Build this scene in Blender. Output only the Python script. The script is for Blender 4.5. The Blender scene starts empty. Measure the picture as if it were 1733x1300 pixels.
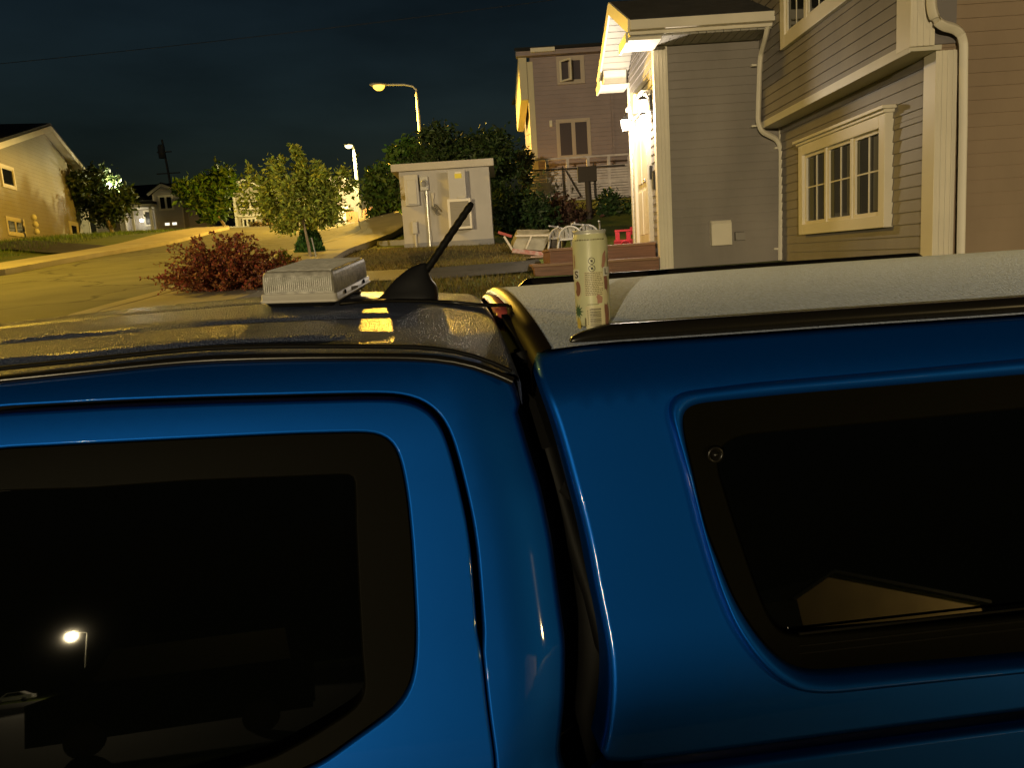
import bpy, bmesh, math, random
from mathutils import Vector, Matrix, noise
from mathutils.geometry import delaunay_2d_cdt
random.seed(7)
C = bpy.context.scene.collection
SC = bpy.context.scene
V = Vector
PI = math.pi
# ------------------------------------------------------------------ camera
F, CX, CY = 1310.0, 866.5, 650.0
EYE = V((0, 0, 2.0))
_p, _r = math.radians(-9.0), math.radians(3.7)
FW = V((0, math.cos(_p), math.sin(_p)))
_u0 = V((0, -math.sin(_p), math.cos(_p)))
RT = V((1, 0, 0)) * math.cos(_r) - _u0 * math.sin(_r)
UP = V((1, 0, 0)) * math.sin(_r) + _u0 * math.cos(_r)
cam = bpy.data.cameras.new('camera')
cam.sensor_fit = 'HORIZONTAL'; cam.sensor_width = 36.0; cam.lens = F / 1733.0 * 36.0
cam.clip_start = 0.02; cam.clip_end = 2000
co = bpy.data.objects.new('camera', cam); C.objects.link(co)
M3 = Matrix((RT, UP, -FW)).transposed()
co.matrix_world = Matrix.Translation(EYE) @ M3.to_4x4()
SC.camera = co

def ray(px, py): return FW + RT * ((px - CX) / F) + UP * ((CY - py) / F)
def at_y(px, py, y):
    d = ray(px, py); return EYE + d * (y / d.y)
def at_x(px, py, x):
    d = ray(px, py); return EYE + d * (x / d.x)
def sst(a, b, x):
    t = max(0.0, min(1.0, (x - a) / (b - a))); return t * t * (3 - 2 * t)

# ------------------------------------------------------------------ terrain
CTRL = []
def plane_z(y):
    if y < 7:
        return 1.71 * sst(2.6, 7.0, y) if y > -3 else -0.012 * min(-y - 3, 60)
    z = 1.71 + 0.08 * (min(y, 40) - 7)
    if y > 40: z += 0.05 * (min(y, 85) - 40)
    return z
def ctrl(px, py, y, sig):
    p = at_y(px, py, y); CTRL.append((p.x, p.y, p.z - plane_z(p.y), sig))
for a in ((157, 398, 46, 6), (0, 406, 34, 6), (80, 402, 40, 6), (200, 397, 40, 6), (258, 385, 62, 7), (313, 386, 62, 6), (345, 388, 60, 5),
          (400, 386, 58, 6), (500, 386, 58, 6), (612, 383, 55, 5), (660, 374, 55, 6), (385, 391, 45, 5),
          (960, 338, 28, 4), (890, 336, 27, 3), (1040, 338, 28, 4),
          (690, 420, 15.5, 1.6), (838, 417, 15.5, 1.6), (760, 452, 12.5, 1.6), (905, 470, 10.1, 1.5), (1000, 466, 10.1, 1.5), (1130, 455, 10.1, 2.0), (860, 470, 9.4, 1.2), (900, 440, 13, 1.5)):
    ctrl(*a)
def terr(x, y):
    z = plane_z(y); sw = 0.08; sr = 0.0
    for cx, cy, r, s in CTRL:
        d2 = ((x - cx) ** 2 + (y - cy) ** 2) / (s * s)
        if d2 < 14:
            w = math.exp(-d2); sw += w; sr += w * r
    return z + sr / sw
def ground(px, py, off=0.0):
    d = ray(px, py); y = 4.0
    prev = None
    while y < 120:
        p = EYE + d * (y / d.y)
        if p.z <= terr(p.x, p.y) + off:
            lo, hi = y - 0.25, y
            for _ in range(18):
                m = (lo + hi) / 2; q = EYE + d * (m / d.y)
                if q.z <= terr(q.x, q.y) + off: hi = m
                else: lo = m
            return EYE + d * (hi / d.y)
        y += 0.25
    return EYE + d * (60 / d.y)

# ------------------------------------------------------------------ materials
MATS = {}
def mat(name, col, rough=0.6, metal=0.0, spec=0.5, var=0.0, vscale=6.0, bump=0.0, bscale=40.0, coat=0.0, coat_rough=0.05,
        emit=None, estr=0.0, col2=None, stretch=(1, 1, 1), island=0.0, wave=None, trans=0.0, detail=4.0, ior=1.5):
    if name in MATS: return MATS[name]
    m = bpy.data.materials.new(name); m.use_nodes = True
    nt = m.node_tree; N = nt.nodes; L = nt.links
    b = N['Principled BSDF']
    b.inputs['Base Color'].default_value = (*col, 1); b.inputs['Roughness'].default_value = rough
    b.inputs['Metallic'].default_value = metal; b.inputs['Specular IOR Level'].default_value = spec
    b.inputs['IOR'].default_value = ior
    if coat: b.inputs['Coat Weight'].default_value = coat; b.inputs['Coat Roughness'].default_value = coat_rough
    if emit: b.inputs['Emission Color'].default_value = (*emit, 1); b.inputs['Emission Strength'].default_value = estr
    if trans: b.inputs['Transmission Weight'].default_value = trans
    tc = N.new('ShaderNodeTexCoord'); mp = N.new('ShaderNodeMapping'); mp.inputs['Scale'].default_value = stretch
    L.new(tc.outputs['Object'], mp.inputs['Vector'])
    csock = None
    if var > 0 or col2:
        nz = N.new('ShaderNodeTexNoise'); nz.inputs['Scale'].default_value = vscale; nz.inputs['Detail'].default_value = detail
        L.new(mp.outputs['Vector'], nz.inputs['Vector'])
        cr = N.new('ShaderNodeValToRGB'); cr.color_ramp.elements[0].position = 0.3; cr.color_ramp.elements[1].position = 0.7
        c2 = col2 or tuple(min(1, c * (1 + var)) for c in col)
        c1 = col if col2 else tuple(c * (1 - var) for c in col)
        cr.color_ramp.elements[0].color = (*c1, 1); cr.color_ramp.elements[1].color = (*c2, 1)
        L.new(nz.outputs['Fac'], cr.inputs['Fac']); csock = cr.outputs['Color']
    if island > 0:
        ge = N.new('ShaderNodeNewGeometry'); hs = N.new('ShaderNodeHueSaturation')
        mr = N.new('ShaderNodeMapRange'); mr.inputs['To Min'].default_value = 1 - island; mr.inputs['To Max'].default_value = 1 + island
        L.new(ge.outputs['Random Per Island'], mr.inputs['Value']); L.new(mr.outputs['Result'], hs.inputs['Value'])
        mr2 = N.new('ShaderNodeMapRange'); mr2.inputs['To Min'].default_value = 0.47; mr2.inputs['To Max'].default_value = 0.53
        mu = N.new('ShaderNodeMath'); mu.operation = 'FRACT'; mx = N.new('ShaderNodeMath'); mx.operation = 'MULTIPLY'; mx.inputs[1].default_value = 17.3
        L.new(ge.outputs['Random Per Island'], mx.inputs[0]); L.new(mx.outputs[0], mu.inputs[0]); L.new(mu.outputs[0], mr2.inputs['Value'])
        L.new(mr2.outputs['Result'], hs.inputs['Hue'])
        if csock: L.new(csock, hs.inputs['Color'])
        else: hs.inputs['Color'].default_value = (*col, 1)
        csock = hs.outputs['Color']
    if csock: L.new(csock, b.inputs['Base Color'])
    hsock = None
    if wave:
        sp = N.new('ShaderNodeSeparateXYZ'); L.new(tc.outputs['Object'], sp.inputs[0])
        mm = N.new('ShaderNodeMath'); mm.operation = 'MULTIPLY'; mm.inputs[1].default_value = 1.0 / wave
        L.new(sp.outputs['Z'], mm.inputs[0]); fr = N.new('ShaderNodeMath'); fr.operation = 'FRACT'; L.new(mm.outputs[0], fr.inputs[0])
        bp = N.new('ShaderNodeBump'); bp.inputs['Strength'].default_value = 1.0; bp.inputs['Distance'].default_value = -0.02
        L.new(fr.outputs[0], bp.inputs['Height']); hsock = bp.outputs['Normal']
    if bump > 0:
        nb = N.new('ShaderNodeTexNoise'); nb.inputs['Scale'].default_value = bscale; nb.inputs['Detail'].default_value = 3.0
        L.new(mp.outputs['Vector'], nb.inputs['Vector'])
        bp = N.new('ShaderNodeBump'); bp.inputs['Strength'].default_value = 1.0; bp.inputs['Distance'].default_value = bump
        L.new(nb.outputs['Fac'], bp.inputs['Height'])
        if hsock: L.new(hsock, bp.inputs['Normal'])
        hsock = bp.outputs['Normal']
    if hsock: L.new(hsock, b.inputs['Normal'])
    MATS[name] = m
    return m

# ------------------------------------------------------------------ mesh builder
class MB:
    def __init__(s): s.v = []; s.f = []; s.sm = []; s.n = {}
    def add(s, vs, fs, smooth=False, ns=None):
        o = len(s.v); s.v += [tuple(v) for v in vs]
        if ns:
            for i, q in enumerate(ns): s.n[o + i] = q
        for f in fs: s.f.append(tuple(i + o for i in f)); s.sm.append(smooth)
        return s
    def box(s, x0, x1, y0, y1, z0, z1):
        vs = [(x, y, z) for z in (z0, z1) for y in (y0, y1) for x in (x0, x1)]
        return s.add(vs, [(0, 2, 3, 1), (4, 5, 7, 6), (0, 1, 5, 4), (2, 6, 7, 3), (0, 4, 6, 2), (1, 3, 7, 5)])
    def obox(s, o, a, b, c):
        """box from corner o with edge vectors a,b,c"""
        o, a, b, c = V(o), V(a), V(b), V(c)
        if a.cross(b).dot(c) < 0: a, b = b, a
        vs = [o, o + a, o + b, o + a + b, o + c, o + a + c, o + b + c, o + a + b + c]
        return s.add(vs, [(0, 2, 3, 1), (4, 5, 7, 6), (0, 1, 5, 4), (2, 6, 7, 3), (0, 4, 6, 2), (1, 3, 7, 5)])
    def bar(s, p, q, w, h, upv=(0, 0, 1)):
        p, q = V(p), V(q); d = (q - p).normalized(); sx = d.cross(V(upv))
        if sx.length < 1e-4: sx = d.cross(V((1, 0, 0)))
        sx.normalize(); uz = sx.cross(d)
        return s.obox(p - sx * w / 2 - uz * h / 2, sx * w, q - p, uz * h)
    def tube(s, pts, r, seg=8, cap=True):
        pts = [V(p) for p in pts]; n = len(pts)
        rs = r if isinstance(r, (list, tuple)) else [r] * n
        vs = []; fs = []; prev = None
        for i, p in enumerate(pts):
            d = (pts[min(i + 1, n - 1)] - pts[max(i - 1, 0)])
            if d.length < 1e-9: d = V((0, 0, 1))
            d.normalize()
            if prev is None:
                a = d.cross(V((0, 0, 1)))
                if a.length < 1e-3: a = d.cross(V((1, 0, 0)))
            else: a = prev - d * prev.dot(d)
            a.normalize(); prev = a; bb = d.cross(a)
            for k in range(seg):
                t = 2 * PI * k / seg; vs.append(p + (a * math.cos(t) + bb * math.sin(t)) * rs[i])
        for i in range(n - 1):
            for k in range(seg):
                k2 = (k + 1) % seg
                fs.append((i * seg + k, i * seg + k2, (i + 1) * seg + k2, (i + 1) * seg + k))
        s.add(vs, fs, True)
        if cap:
            s.add(vs[:seg], [tuple(reversed(range(seg)))]); s.add(vs[-seg:], [tuple(range(seg))])
        return s
    def lathe(s, prof, c, seg=32, axis=(0, 0, 1), smooth=True):
        c = V(c); ax = V(axis).normalized(); a = ax.orthogonal().normalized(); b = ax.cross(a)
        vs = []; fs = []
        for r, z in prof:
            for k in range(seg):
                t = 2 * PI * k / seg; vs.append(c + ax * z + (a * math.cos(t) + b * math.sin(t)) * r)
        for i in range(len(prof) - 1):
            for k in range(seg):
                k2 = (k + 1) % seg
                fs.append((i * seg + k, i * seg + k2, (i + 1) * seg + k2, (i + 1) * seg + k))
        return s.add(vs, fs, smooth)
    def prism(s, poly, ext, smooth=False):
        poly = [V(p) for p in poly]; e = V(ext); n = len(poly)
        nrm = V((0, 0, 0))
        for i in range(n):
            a, b = poly[i], poly[(i + 1) % n]; nrm += a.cross(b)
        if nrm.dot(e) > 0: poly = poly[::-1]
        s.add(poly + [p + e for p in poly], [tuple(range(n)), tuple(range(2 * n - 1, n - 1, -1))])
        s.add(poly + [p + e for p in poly], [(i, n + i, n + (i + 1) % n, (i + 1) % n)[::-1] for i in range(n)][::1], smooth)
        return s
    def loft(s, rings, closed=True, smooth=True, flip=False):
        n = len(rings[0]); vs = [p for r in rings for p in r]; fs = []
        for i in range(len(rings) - 1):
            for k in range(n if closed else n - 1):
                k2 = (k + 1) % n; f = (i * n + k, i * n + k2, (i + 1) * n + k2, (i + 1) * n + k)
                fs.append(f[::-1] if flip else f)
        return s.add(vs, fs, smooth)
    def build(s, name, m, parent=None, merge=0.0, bevel=0.0, recalc=False, subsurf=0, bevseg=2):
        me = bpy.data.meshes.new(name)
        if s.n:
            merge = 0; recalc = False
            for j, f in enumerate(s.f):
                if all(i in s.n for i in f):
                    a, b, c = V(s.v[f[0]]), V(s.v[f[1]]), V(s.v[f[2]])
                    g = (b - a).cross(c - a)
                    if len(f) == 4: g = (V(s.v[f[2]]) - a).cross(V(s.v[f[3]]) - b)
                    if g.dot(s.n[f[0]] + s.n[f[1]] + s.n[f[2]]) < 0: s.f[j] = f[::-1]
        me.from_pydata(s.v, [], s.f)
        me.polygons.foreach_set('use_smooth', s.sm); me.update()
        if merge or recalc:
            bm = bmesh.new(); bm.from_mesh(me)
            if merge: bmesh.ops.remove_doubles(bm, verts=bm.verts, dist=merge)
            if recalc: bmesh.ops.recalc_face_normals(bm, faces=bm.faces)
            bm.to_mesh(me); bm.free()
        if s.n: me.normals_split_custom_set_from_vertices([tuple(s.n.get(i, (0, 0, 0))) for i in range(len(s.v))])
        o = bpy.data.objects.new(name, me); C.objects.link(o)
        if m: me.materials.append(m)
        if parent is not None:
            o.parent = parent; o.matrix_parent_inverse = base_mat(parent).inverted()
        if bevel:
            md = o.modifiers.new('bevel', 'BEVEL'); md.width = bevel; md.segments = bevseg; md.limit_method = 'ANGLE'; md.angle_limit = 0.6
        if subsurf:
            md = o.modifiers.new('sub', 'SUBSURF'); md.levels = subsurf; md.render_levels = subsurf
        return o
def base_mat(o):
    m = Matrix.Translation(o.location) @ o.rotation_euler.to_matrix().to_4x4()
    if o.parent: m = base_mat(o.parent) @ o.matrix_parent_inverse @ m
    return m
def tag(o, label=None, cat=None, group=None, kind=None):
    if label: o['label'] = label
    if cat: o['category'] = cat
    if group: o['group'] = group
    if kind: o['kind'] = kind
    return o
def thing(name, label, cat, loc=(0, 0, 0), group=None):
    o = bpy.data.objects.new(name, None); C.objects.link(o); o.location = loc; o.empty_display_size = 0.1
    return tag(o, label, cat, group)
def light(name, loc, power, col, r, parent=None, spot=None):
    l = bpy.data.lights.new(name, 'SPOT' if spot else 'POINT')
    if spot: l.spot_size = math.radians(spot[0]); l.spot_blend = spot[1]
    l.energy = power; l.color = col; l.shadow_soft_size = r
    o = bpy.data.objects.new(name, l); C.objects.link(o); o.location = loc
    if parent is not None: o.parent = parent; o.matrix_parent_inverse = base_mat(parent).inverted()
    return o
# ------------------------------------------------------------------ truck
_ty = math.radians(7.0)
TT = V((math.cos(_ty), math.sin(_ty), 0)); TN = V((-math.sin(_ty), math.cos(_ty), 0))
PROF = [(-0.085, 1.34), (-0.10, 1.235), (-0.12, 1.185), (-0.15, 1.152), (-0.2, 1.128), (-0.3, 1.1), (-0.45, 1.062), (-0.7, 0.99), (-0.9, 0.95), (-1.1, 0.935), (-1.9, 0.95)]
def NP(h):
    P = PROF
    if h >= P[0][0]: return P[0][1]
    if h <= P[-1][0]: return P[-1][1]
    for i in range(len(P) - 1):
        if P[i][0] >= h >= P[i + 1][0]:
            h0, n0 = P[i]; h1, n1 = P[i + 1]; d = h1 - h0; t = (h - h0) / d
            def sl(j):
                if j <= 0 or j >= len(P) - 1:
                    j = max(1, min(j, len(P) - 1)); return (P[j][1] - P[j - 1][1]) / (P[j][0] - P[j - 1][0])
                a = (P[j][1] - P[j - 1][1]) / (P[j][0] - P[j - 1][0]); b = (P[j + 1][1] - P[j][1]) / (P[j + 1][0] - P[j][0])
                return 0 if a * b <= 0 else 2 * a * b / (a + b)
            m0, m1 = sl(i) * d, sl(i + 1) * d
            return (2*t**3-3*t**2+1)*n0 + (t**3-2*t**2+t)*m0 + (-2*t**3+3*t**2)*n1 + (t**3-t**2)*m1
def TP(t, n, h): return TT * t + TN * n + V((0, 0, EYE.z + h))
def th(px, py):
    d = ray(px, py); lo, hi = 0.6, 1.7
    dn = d.dot(TN)
    def f(k): return k * dn - NP(k * d.z)
    for _ in range(50):
        m = (lo + hi) / 2
        if f(m) > 0: hi = m
        else: lo = m
    k = (lo + hi) / 2
    return (k * d.dot(TT), k * d.z)
def area2(l): return sum(l[i][0] * l[(i + 1) % len(l)][1] - l[(i + 1) % len(l)][0] * l[i][1] for i in range(len(l)))
def ccw(l): return l if area2(l) > 0 else l[::-1]
def resamp(l, step, closed=True):
    pts = list(l) + ([l[0]] if closed else []); out = []; acc = 0
    L = [0]
    for a, b in zip(pts, pts[1:]): L.append(L[-1] + math.hypot(b[0] - a[0], b[1] - a[1]))
    n = max(8, int(L[-1] / step)); j = 0
    for i in range(n if closed else n + 1):
        s = L[-1] * i / n
        while j < len(L) - 2 and L[j + 1] < s: j += 1
        u = (s - L[j]) / max(1e-9, L[j + 1] - L[j])
        out.append((pts[j][0] * (1 - u) + pts[j + 1][0] * u, pts[j][1] * (1 - u) + pts[j + 1][1] * u))
    return out
def smooth(l, it=3, closed=True):
    for _ in range(it):
        n = len(l); o = []
        for i in range(n):
            if not closed and i in (0, n - 1): o.append(l[i]); continue
            a, b, c = l[i - 1], l[i], l[(i + 1) % n]; o.append(((a[0] + 2 * b[0] + c[0]) / 4, (a[1] + 2 * b[1] + c[1]) / 4))
        l = o
    return l
def loop(pts, step=0.012, it=4): return ccw(smooth(resamp(pts, step), it))
def nrm2(l):
    o = []; n = len(l)
    for i in range(n):
        a, b = l[i - 1], l[(i + 1) % n]; dx, dy = b[0] - a[0], b[1] - a[1]; q = math.hypot(dx, dy) or 1; o.append((dy / q, -dx / q))
    return o
def offs(l, d):
    N = nrm2(l); return [(p[0] + N[i][0] * (d(p) if callable(d) else d), p[1] + N[i][1] * (d(p) if callable(d) else d)) for i, p in enumerate(l)]
def inside(p, l):
    x, y = p; c = False; j = len(l) - 1
    for i in range(len(l)):
        if (l[i][1] > y) != (l[j][1] > y) and x < (l[j][0] - l[i][0]) * (y - l[i][1]) / (l[j][1] - l[i][1]) + l[i][0]: c = not c
        j = i
    return c
def sheet(mb, outer, holes, surf, gt=0.035, gh=0.014):
    vs = []; es = []
    for l in [outer] + holes:
        o = len(vs); vs += [V(p) for p in l]; es += [(o + i, o + (i + 1) % len(l)) for i in range(len(l))]
    bnd = [tuple(v) for v in vs]
    x0, x1 = min(p[0] for p in outer), max(p[0] for p in outer); y0, y1 = min(p[1] for p in outer), max(p[1] for p in outer)
    cell = {}
    for p in bnd: cell.setdefault((int(p[0] / 0.02), int(p[1] / 0.02)), []).append(p)
    nx, ny = int((x1 - x0) / gt) + 1, int((y1 - y0) / gh) + 1
    for i in range(nx):
        for j in range(ny):
            p = (x0 + (i + 0.5 * (j % 2)) * gt, y0 + j * gh)
            if not inside(p, outer) or any(inside(p, h) for h in holes): continue
            ci, cj = int(p[0] / 0.02), int(p[1] / 0.02)
            if any((p[0] - q[0]) ** 2 + (p[1] - q[1]) ** 2 < (gh * 0.6) ** 2 for a in (-1, 0, 1) for b in (-1, 0, 1) for q in cell.get((ci + a, cj + b), ())): continue
            vs.append(V(p))
    rv, re, rf, *_ = delaunay_2d_cdt(vs, es, [], 0, 1e-6)
    fs = []
    for f in rf:
        c = [sum(rv[i][k] for i in f) / len(f) for k in (0, 1)]
        if inside(c, outer) and not any(inside(c, h) for h in holes): fs.append(tuple(f))
    mb.add([surf(v[0], v[1], 0) for v in rv], fs, True, [snrm(surf, v[0], v[1]) for v in rv])
def snrm(surf, t, h, e=0.006):
    a = surf(t + e, h, 0) - surf(t - e, h, 0); b = surf(t, h + e, 0) - surf(t, h - e, 0); n = a.cross(b).normalized()
    return -n if n.dot(TN) > 0 else n
def gridn(rings, sm=2, ref=None):
    """smoothed normals of a closed loft, turned towards the side the photo sees"""
    n = len(rings[0]); out = []
    for i, r in enumerate(rings):
        q = []
        for k in range(n):
            a = r[(k + sm) % n] - r[(k - sm) % n]; b = rings[min(i + 1, len(rings) - 1)][k] - rings[max(i - 1, 0)][k]
            m = a.cross(b)
            q.append(m.normalized() if m.length > 1e-12 else V((0, 0, 0)))
        out.append(q)
    s_ = sum(v.dot(TN) for v in out[min(2, len(out) - 1)])
    if s_ > 0: out = [[-v for v in q] for q in out]
    for _ in range(sm):
        out = [[(q[k - 1] + q[k] * 2 + q[(k + 1) % n]).normalized() for k in range(n)] for q in out]
    return [v for q in out for v in q]
def rim(mb, l, sgn, surf, r=0.004, depth=0.03, steps=4):
    """sgn +1: the edge rolls over away from the loop, -1: towards its inside"""
    rings = []; ns = []
    N0 = [snrm(surf, p[0], p[1]) for p in l]; n2 = nrm2(l); n2 = smooth(n2, 3)
    D0 = [(surf(p[0] + n2[i][0] * 0.003 * sgn, p[1] + n2[i][1] * 0.003 * sgn, 0) - surf(p[0], p[1], 0)).normalized() for i, p in enumerate(l)]
    for k in range(steps + 1):
        a = PI / 2 * k / steps
        q = offs(l, sgn * r * math.sin(a)); rings.append([surf(p[0], p[1], r * (1 - math.cos(a))) for p in q])
        ns += [N0[i] * math.cos(a) + D0[i] * math.sin(a) for i in range(len(l))]
    q = offs(l, sgn * r); rings.append([surf(p[0], p[1], r + depth) for p in q]); ns += D0
    n = len(l); vs = [p for q in rings for p in q]; fs = []
    for i in range(len(rings) - 1):
        for k in range(n): fs.append((i * n + k, i * n + (k + 1) % n, (i + 1) * n + (k + 1) % n, (i + 1) * n + k))
    mb.add(vs, fs, True, ns)
def surf0(t, h, o): return TP(t, NP(h) + o, h)
def lerp(tab, x):
    if x <= tab[0][0]: return tab[0][1]
    for (a, b), (c, d) in zip(tab, tab[1:]):
        if x <= c: return b + (d - b) * (x - a) / (c - a)
    return tab[-1][1]
def lerps(tab, x, w=0.06):
    return sum(lerp(tab, x + (k - 4) * w / 4) for k in range(9)) / 9

paint = mat('blue_paint', (0.0005, 0.078, 0.42), 0.48, 0.7, 0.12, coat=0.6, coat_rough=0.03, bump=0.0004, bscale=7)
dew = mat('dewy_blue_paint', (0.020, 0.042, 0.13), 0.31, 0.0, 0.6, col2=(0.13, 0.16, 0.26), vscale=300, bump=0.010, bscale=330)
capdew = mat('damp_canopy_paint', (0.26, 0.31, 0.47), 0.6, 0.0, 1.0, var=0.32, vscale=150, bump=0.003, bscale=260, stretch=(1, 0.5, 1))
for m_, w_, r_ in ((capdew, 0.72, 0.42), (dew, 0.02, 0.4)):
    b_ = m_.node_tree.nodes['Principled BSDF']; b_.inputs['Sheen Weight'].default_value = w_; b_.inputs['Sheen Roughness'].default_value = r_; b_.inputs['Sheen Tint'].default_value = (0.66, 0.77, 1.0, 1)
gblack = mat('gloss_black_trim', (0.010, 0.009, 0.007), 0.26, 0.0, 0.35)
mblack = mat('black_rubber', (0.005, 0.005, 0.005), 0.6, spec=0.15)
brownblk = mat('smoked_moulding', (0.012, 0.009, 0.006), 0.4, spec=0.5, ior=1.12)
olive = mat('window_surround', (0.0035, 0.0033, 0.0015), 0.5, 0.0, 0.035)
glass = mat('tinted_glass', (0.0015, 0.002, 0.0018), 0.012, 0.0, 0.5)
redlens = mat('red_lens', (0.5, 0.10, 0.09), 0.3)
chrome = mat('bright_metal', (0.55, 0.55, 0.52), 0.25, 1.0)

truck = thing('pickup_truck', 'blue crew cab pickup truck with matching canopy, seen over its roof', 'truck', (0.2, 1.8, 0))
P_ = th
# --- cab side
drip = [P_(*p) for p in ((0, 647), (90, 638), (175, 629), (321, 614), (400, 611), (500, 608.5), (600, 608), (713, 608), (760, 611.5), (800, 618), (830, 628), (852, 639), (868, 649))]
cpil = [P_(*p) for p in ((869, 650), (877, 684), (897, 753), (924, 840), (942, 926), (953, 1012), (966, 1106), (965, 1200), (955, 1300))]
front_top = [(-2.05, -0.74), (-1.42, drip[0][1] - 0.10), (-1.30, drip[0][1] - 0.035), (-1.1, drip[0][1] - 0.012)]
cab_out = front_top + drip + cpil + [(0.235, -1.0), (0.22, -1.55), (-2.0, -1.55), (-2.3, -1.5), (-2.35, -0.9), (-2.3, -0.78)]
cab_loop = offs(ccw(smooth(resamp(cab_out, 0.012), 2)), lambda p: -0.012 if p[0] > -0.1 and p[1] < -0.22 else -0.004)
CPT = sorted([(p[1], p[0]) for p in cpil])
def surf_cab(t, h, o):
    d = lerp(CPT, h) - t; w = 0.10
    c = ((w - d) / w) ** 2 * 0.028 if d < w else 0.0
    return TP(t, NP(h) + o + c, h)
gap_px = [P_(*p) for p in ((0, 694.5), (205, 683.5), (350, 678), (500, 674), (600, 671.5), (665, 671.5), (700, 677), (727, 690), (744, 708), (757, 732), (770, 774), (783, 826), (795, 880), (803, 935), (809, 1010), (815, 1095), (826, 1200), (840, 1300))]
t0, h0 = gap_px[0]
door_out = [(-0.80, -1.45), (-0.815, h0 - 0.06), (-0.80, h0 - 0.012)] + gap_px + [(0.02, -1.0), (-0.02, -1.25), (-0.05, -1.45)]
door_loop = loop(door_out, 0.012, 3)
fdoor_loop = loop([(-0.83, -1.45), (-0.845, h0 - 0.06), (-0.86, h0 - 0.015), (-1.2, h0 - 0.03), (-1.32, h0 - 0.06), (-1.75, -0.62), (-1.84, -0.8), (-1.84, -1.45)], 0.012, 3)
gw = lambda p: 0.0045 if p[1] > -0.52 else 0.0045 - 0.0035 * min(1, (-0.52 - p[1]) / 0.03)
R_ = 0.0045
mb = MB()
holes = [offs(door_loop, lambda p: gw(p) + R_), offs(fdoor_loop, lambda p: gw(p) + R_)]
sheet(mb, cab_loop, holes, surf_cab)
for h in holes: rim(mb, h, -1, surf_cab, R_, 0.03)
rim(mb, cab_loop, 1, surf_cab, 0.012, 0.25)
body = mb.build('cab', paint, truck, merge=1e-5)
mb = MB(); inner = offs(cab_loop, -0.02)
sheet(mb, inner, [], lambda t, h, o: surf_cab(t, h, 0.065), 0.08, 0.05)
mb.build('door_opening', mblack, body)
# --- rear door
wo_px = [P_(*p) for p in ((0, 757), (205, 746.6), (400, 737), (500, 732.5), (600, 730), (634, 730.5), (652, 735), (666, 746), (677, 766), (686, 805), (693, 850), (700, 926), (704, 1000), (707, 1060), (706, 1120), (698, 1165), (682, 1192), (660, 1213), (600, 1256), (547, 1295))]
win_out = [(-0.72, wo_px[-1][1] - 0.055), (-0.735, -0.5), (-0.725, wo_px[0][1] - 0.012)] + wo_px + [(-0.36, wo_px[-1][1] - 0.05)]
win_loop = loop(win_out, 0.011, 3)
gl_px = [P_(*p) for p in ((0, 829), (146, 825), (321, 812), (500, 805), (590, 801), (602, 803), (604, 815), (606, 900), (611, 1012), (617, 1120), (622, 1170), (614, 1196), (590, 1217), (525, 1258), (460, 1293))]
gl_loop = loop([(-0.68, gl_px[-1][1] - 0.03), (-0.69, -0.5), (-0.68, gl_px[0][1] - 0.004)] + gl_px + [(-0.45, gl_px[-1][1] - 0.028)], 0.011, 1)
def make_door(dl, wl, gl, handle_t):
    m1 = MB(); out = offs(dl, lambda p: -gw(p) - R_); hl = offs(wl, 0.003)
    sheet(m1, out, [hl], surf0); rim(m1, out, 1, surf0, R_, 0.03); rim(m1, hl, -1, surf0, 0.005, 0.02)
    d = m1.build('door', paint, truck, merge=1e-5)
    m2 = MB(); fo = offs(wl, -0.004)
    sheet(m2, fo, [gl], lambda t, h, o: TP(t, NP(h) + 0.006 + o, h)); rim(m2, gl, -1, lambda t, h, o: TP(t, NP(h) + 0.006 + o, h), 0.004, 0.03)
    m2.build('window_frame', olive, d, merge=1e-5)
    m3 = MB(); sheet(m3, offs(gl, 0.006), [], lambda t, h, o: TP(t, NP(-0.5) + 0.030 + 0.237 * (h + 0.5) + 0.03 * (h + 0.5) ** 2, h), 0.05, 0.02)
    m3.build('window_glass', glass, d)
    m4 = MB(); m4.tube([TP(handle_t + 0.02 * k - 0.08, NP(-0.92) - (0.035 if 0 < k < 8 else 0.0), -0.92) for k in range(9)], 0.011, 8)
    m4.build('handle', paint, d)
    return d
rdoor = make_door(door_loop, win_loop, gl_loop, -0.12)
fw = loop([(-0.90, -0.76), (-0.90, h0 - 0.10), (-1.2, h0 - 0.11), (-1.3, h0 - 0.15), (-1.62, -0.6), (-1.66, -0.74)], 0.011, 3)
fdoor = make_door(fdoor_loop, fw, offs(fw, -0.03), -0.98)
# sill crease lines low on the pillar
# --- roof
DRT = sorted([(p[0], p[1]) for p in [(-1.3, drip[0][1] - 0.03), (-1.0, drip[0][1] - 0.008)] + drip])
CRN = [(-1.35, -0.105), (-1.1, -0.076), (-0.9, -0.063), (-0.6, -0.049), (-0.3, -0.043), (-0.1, -0.049), (0.02, -0.058), (0.10, -0.066), (0.16, -0.076)]
NC = 1.82
RIBS = [(1.262, 0.018, -1.3, -0.02), (1.40, 0.016, -1.3, 0.02), (1.60, 0.016, -1.3, 0.03), (1.83, 0.016, -1.3, 0.05), (2.05, 0.016, -1.3, 0.03), (2.25, 0.016, -1.3, 0.02)]
def roof_h(t, n):
    he = lerps(DRT, t) + 0.004; hc = lerps(CRN, t, 0.08); ne = NP(he)
    u = (n - ne) / (NC - ne)
    if u > 1: u = 2 - u
    u = max(0, u)
    h = he + (hc - he) * (1 - (1 - u) ** 2.3)
    for rn, w, ta, tb in RIBS:
        h -= 0.009 * math.exp(-((n - rn) / w) ** 4) * sst(ta, ta + 0.1, t) * (1 - sst(tb - 0.16, tb, t))
    return h
mb = MB(); rings = []
ts = [-1.34 + 0.03 * i for i in range(46)] + [0.02 + 0.01 * i for i in range(13)]
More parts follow.
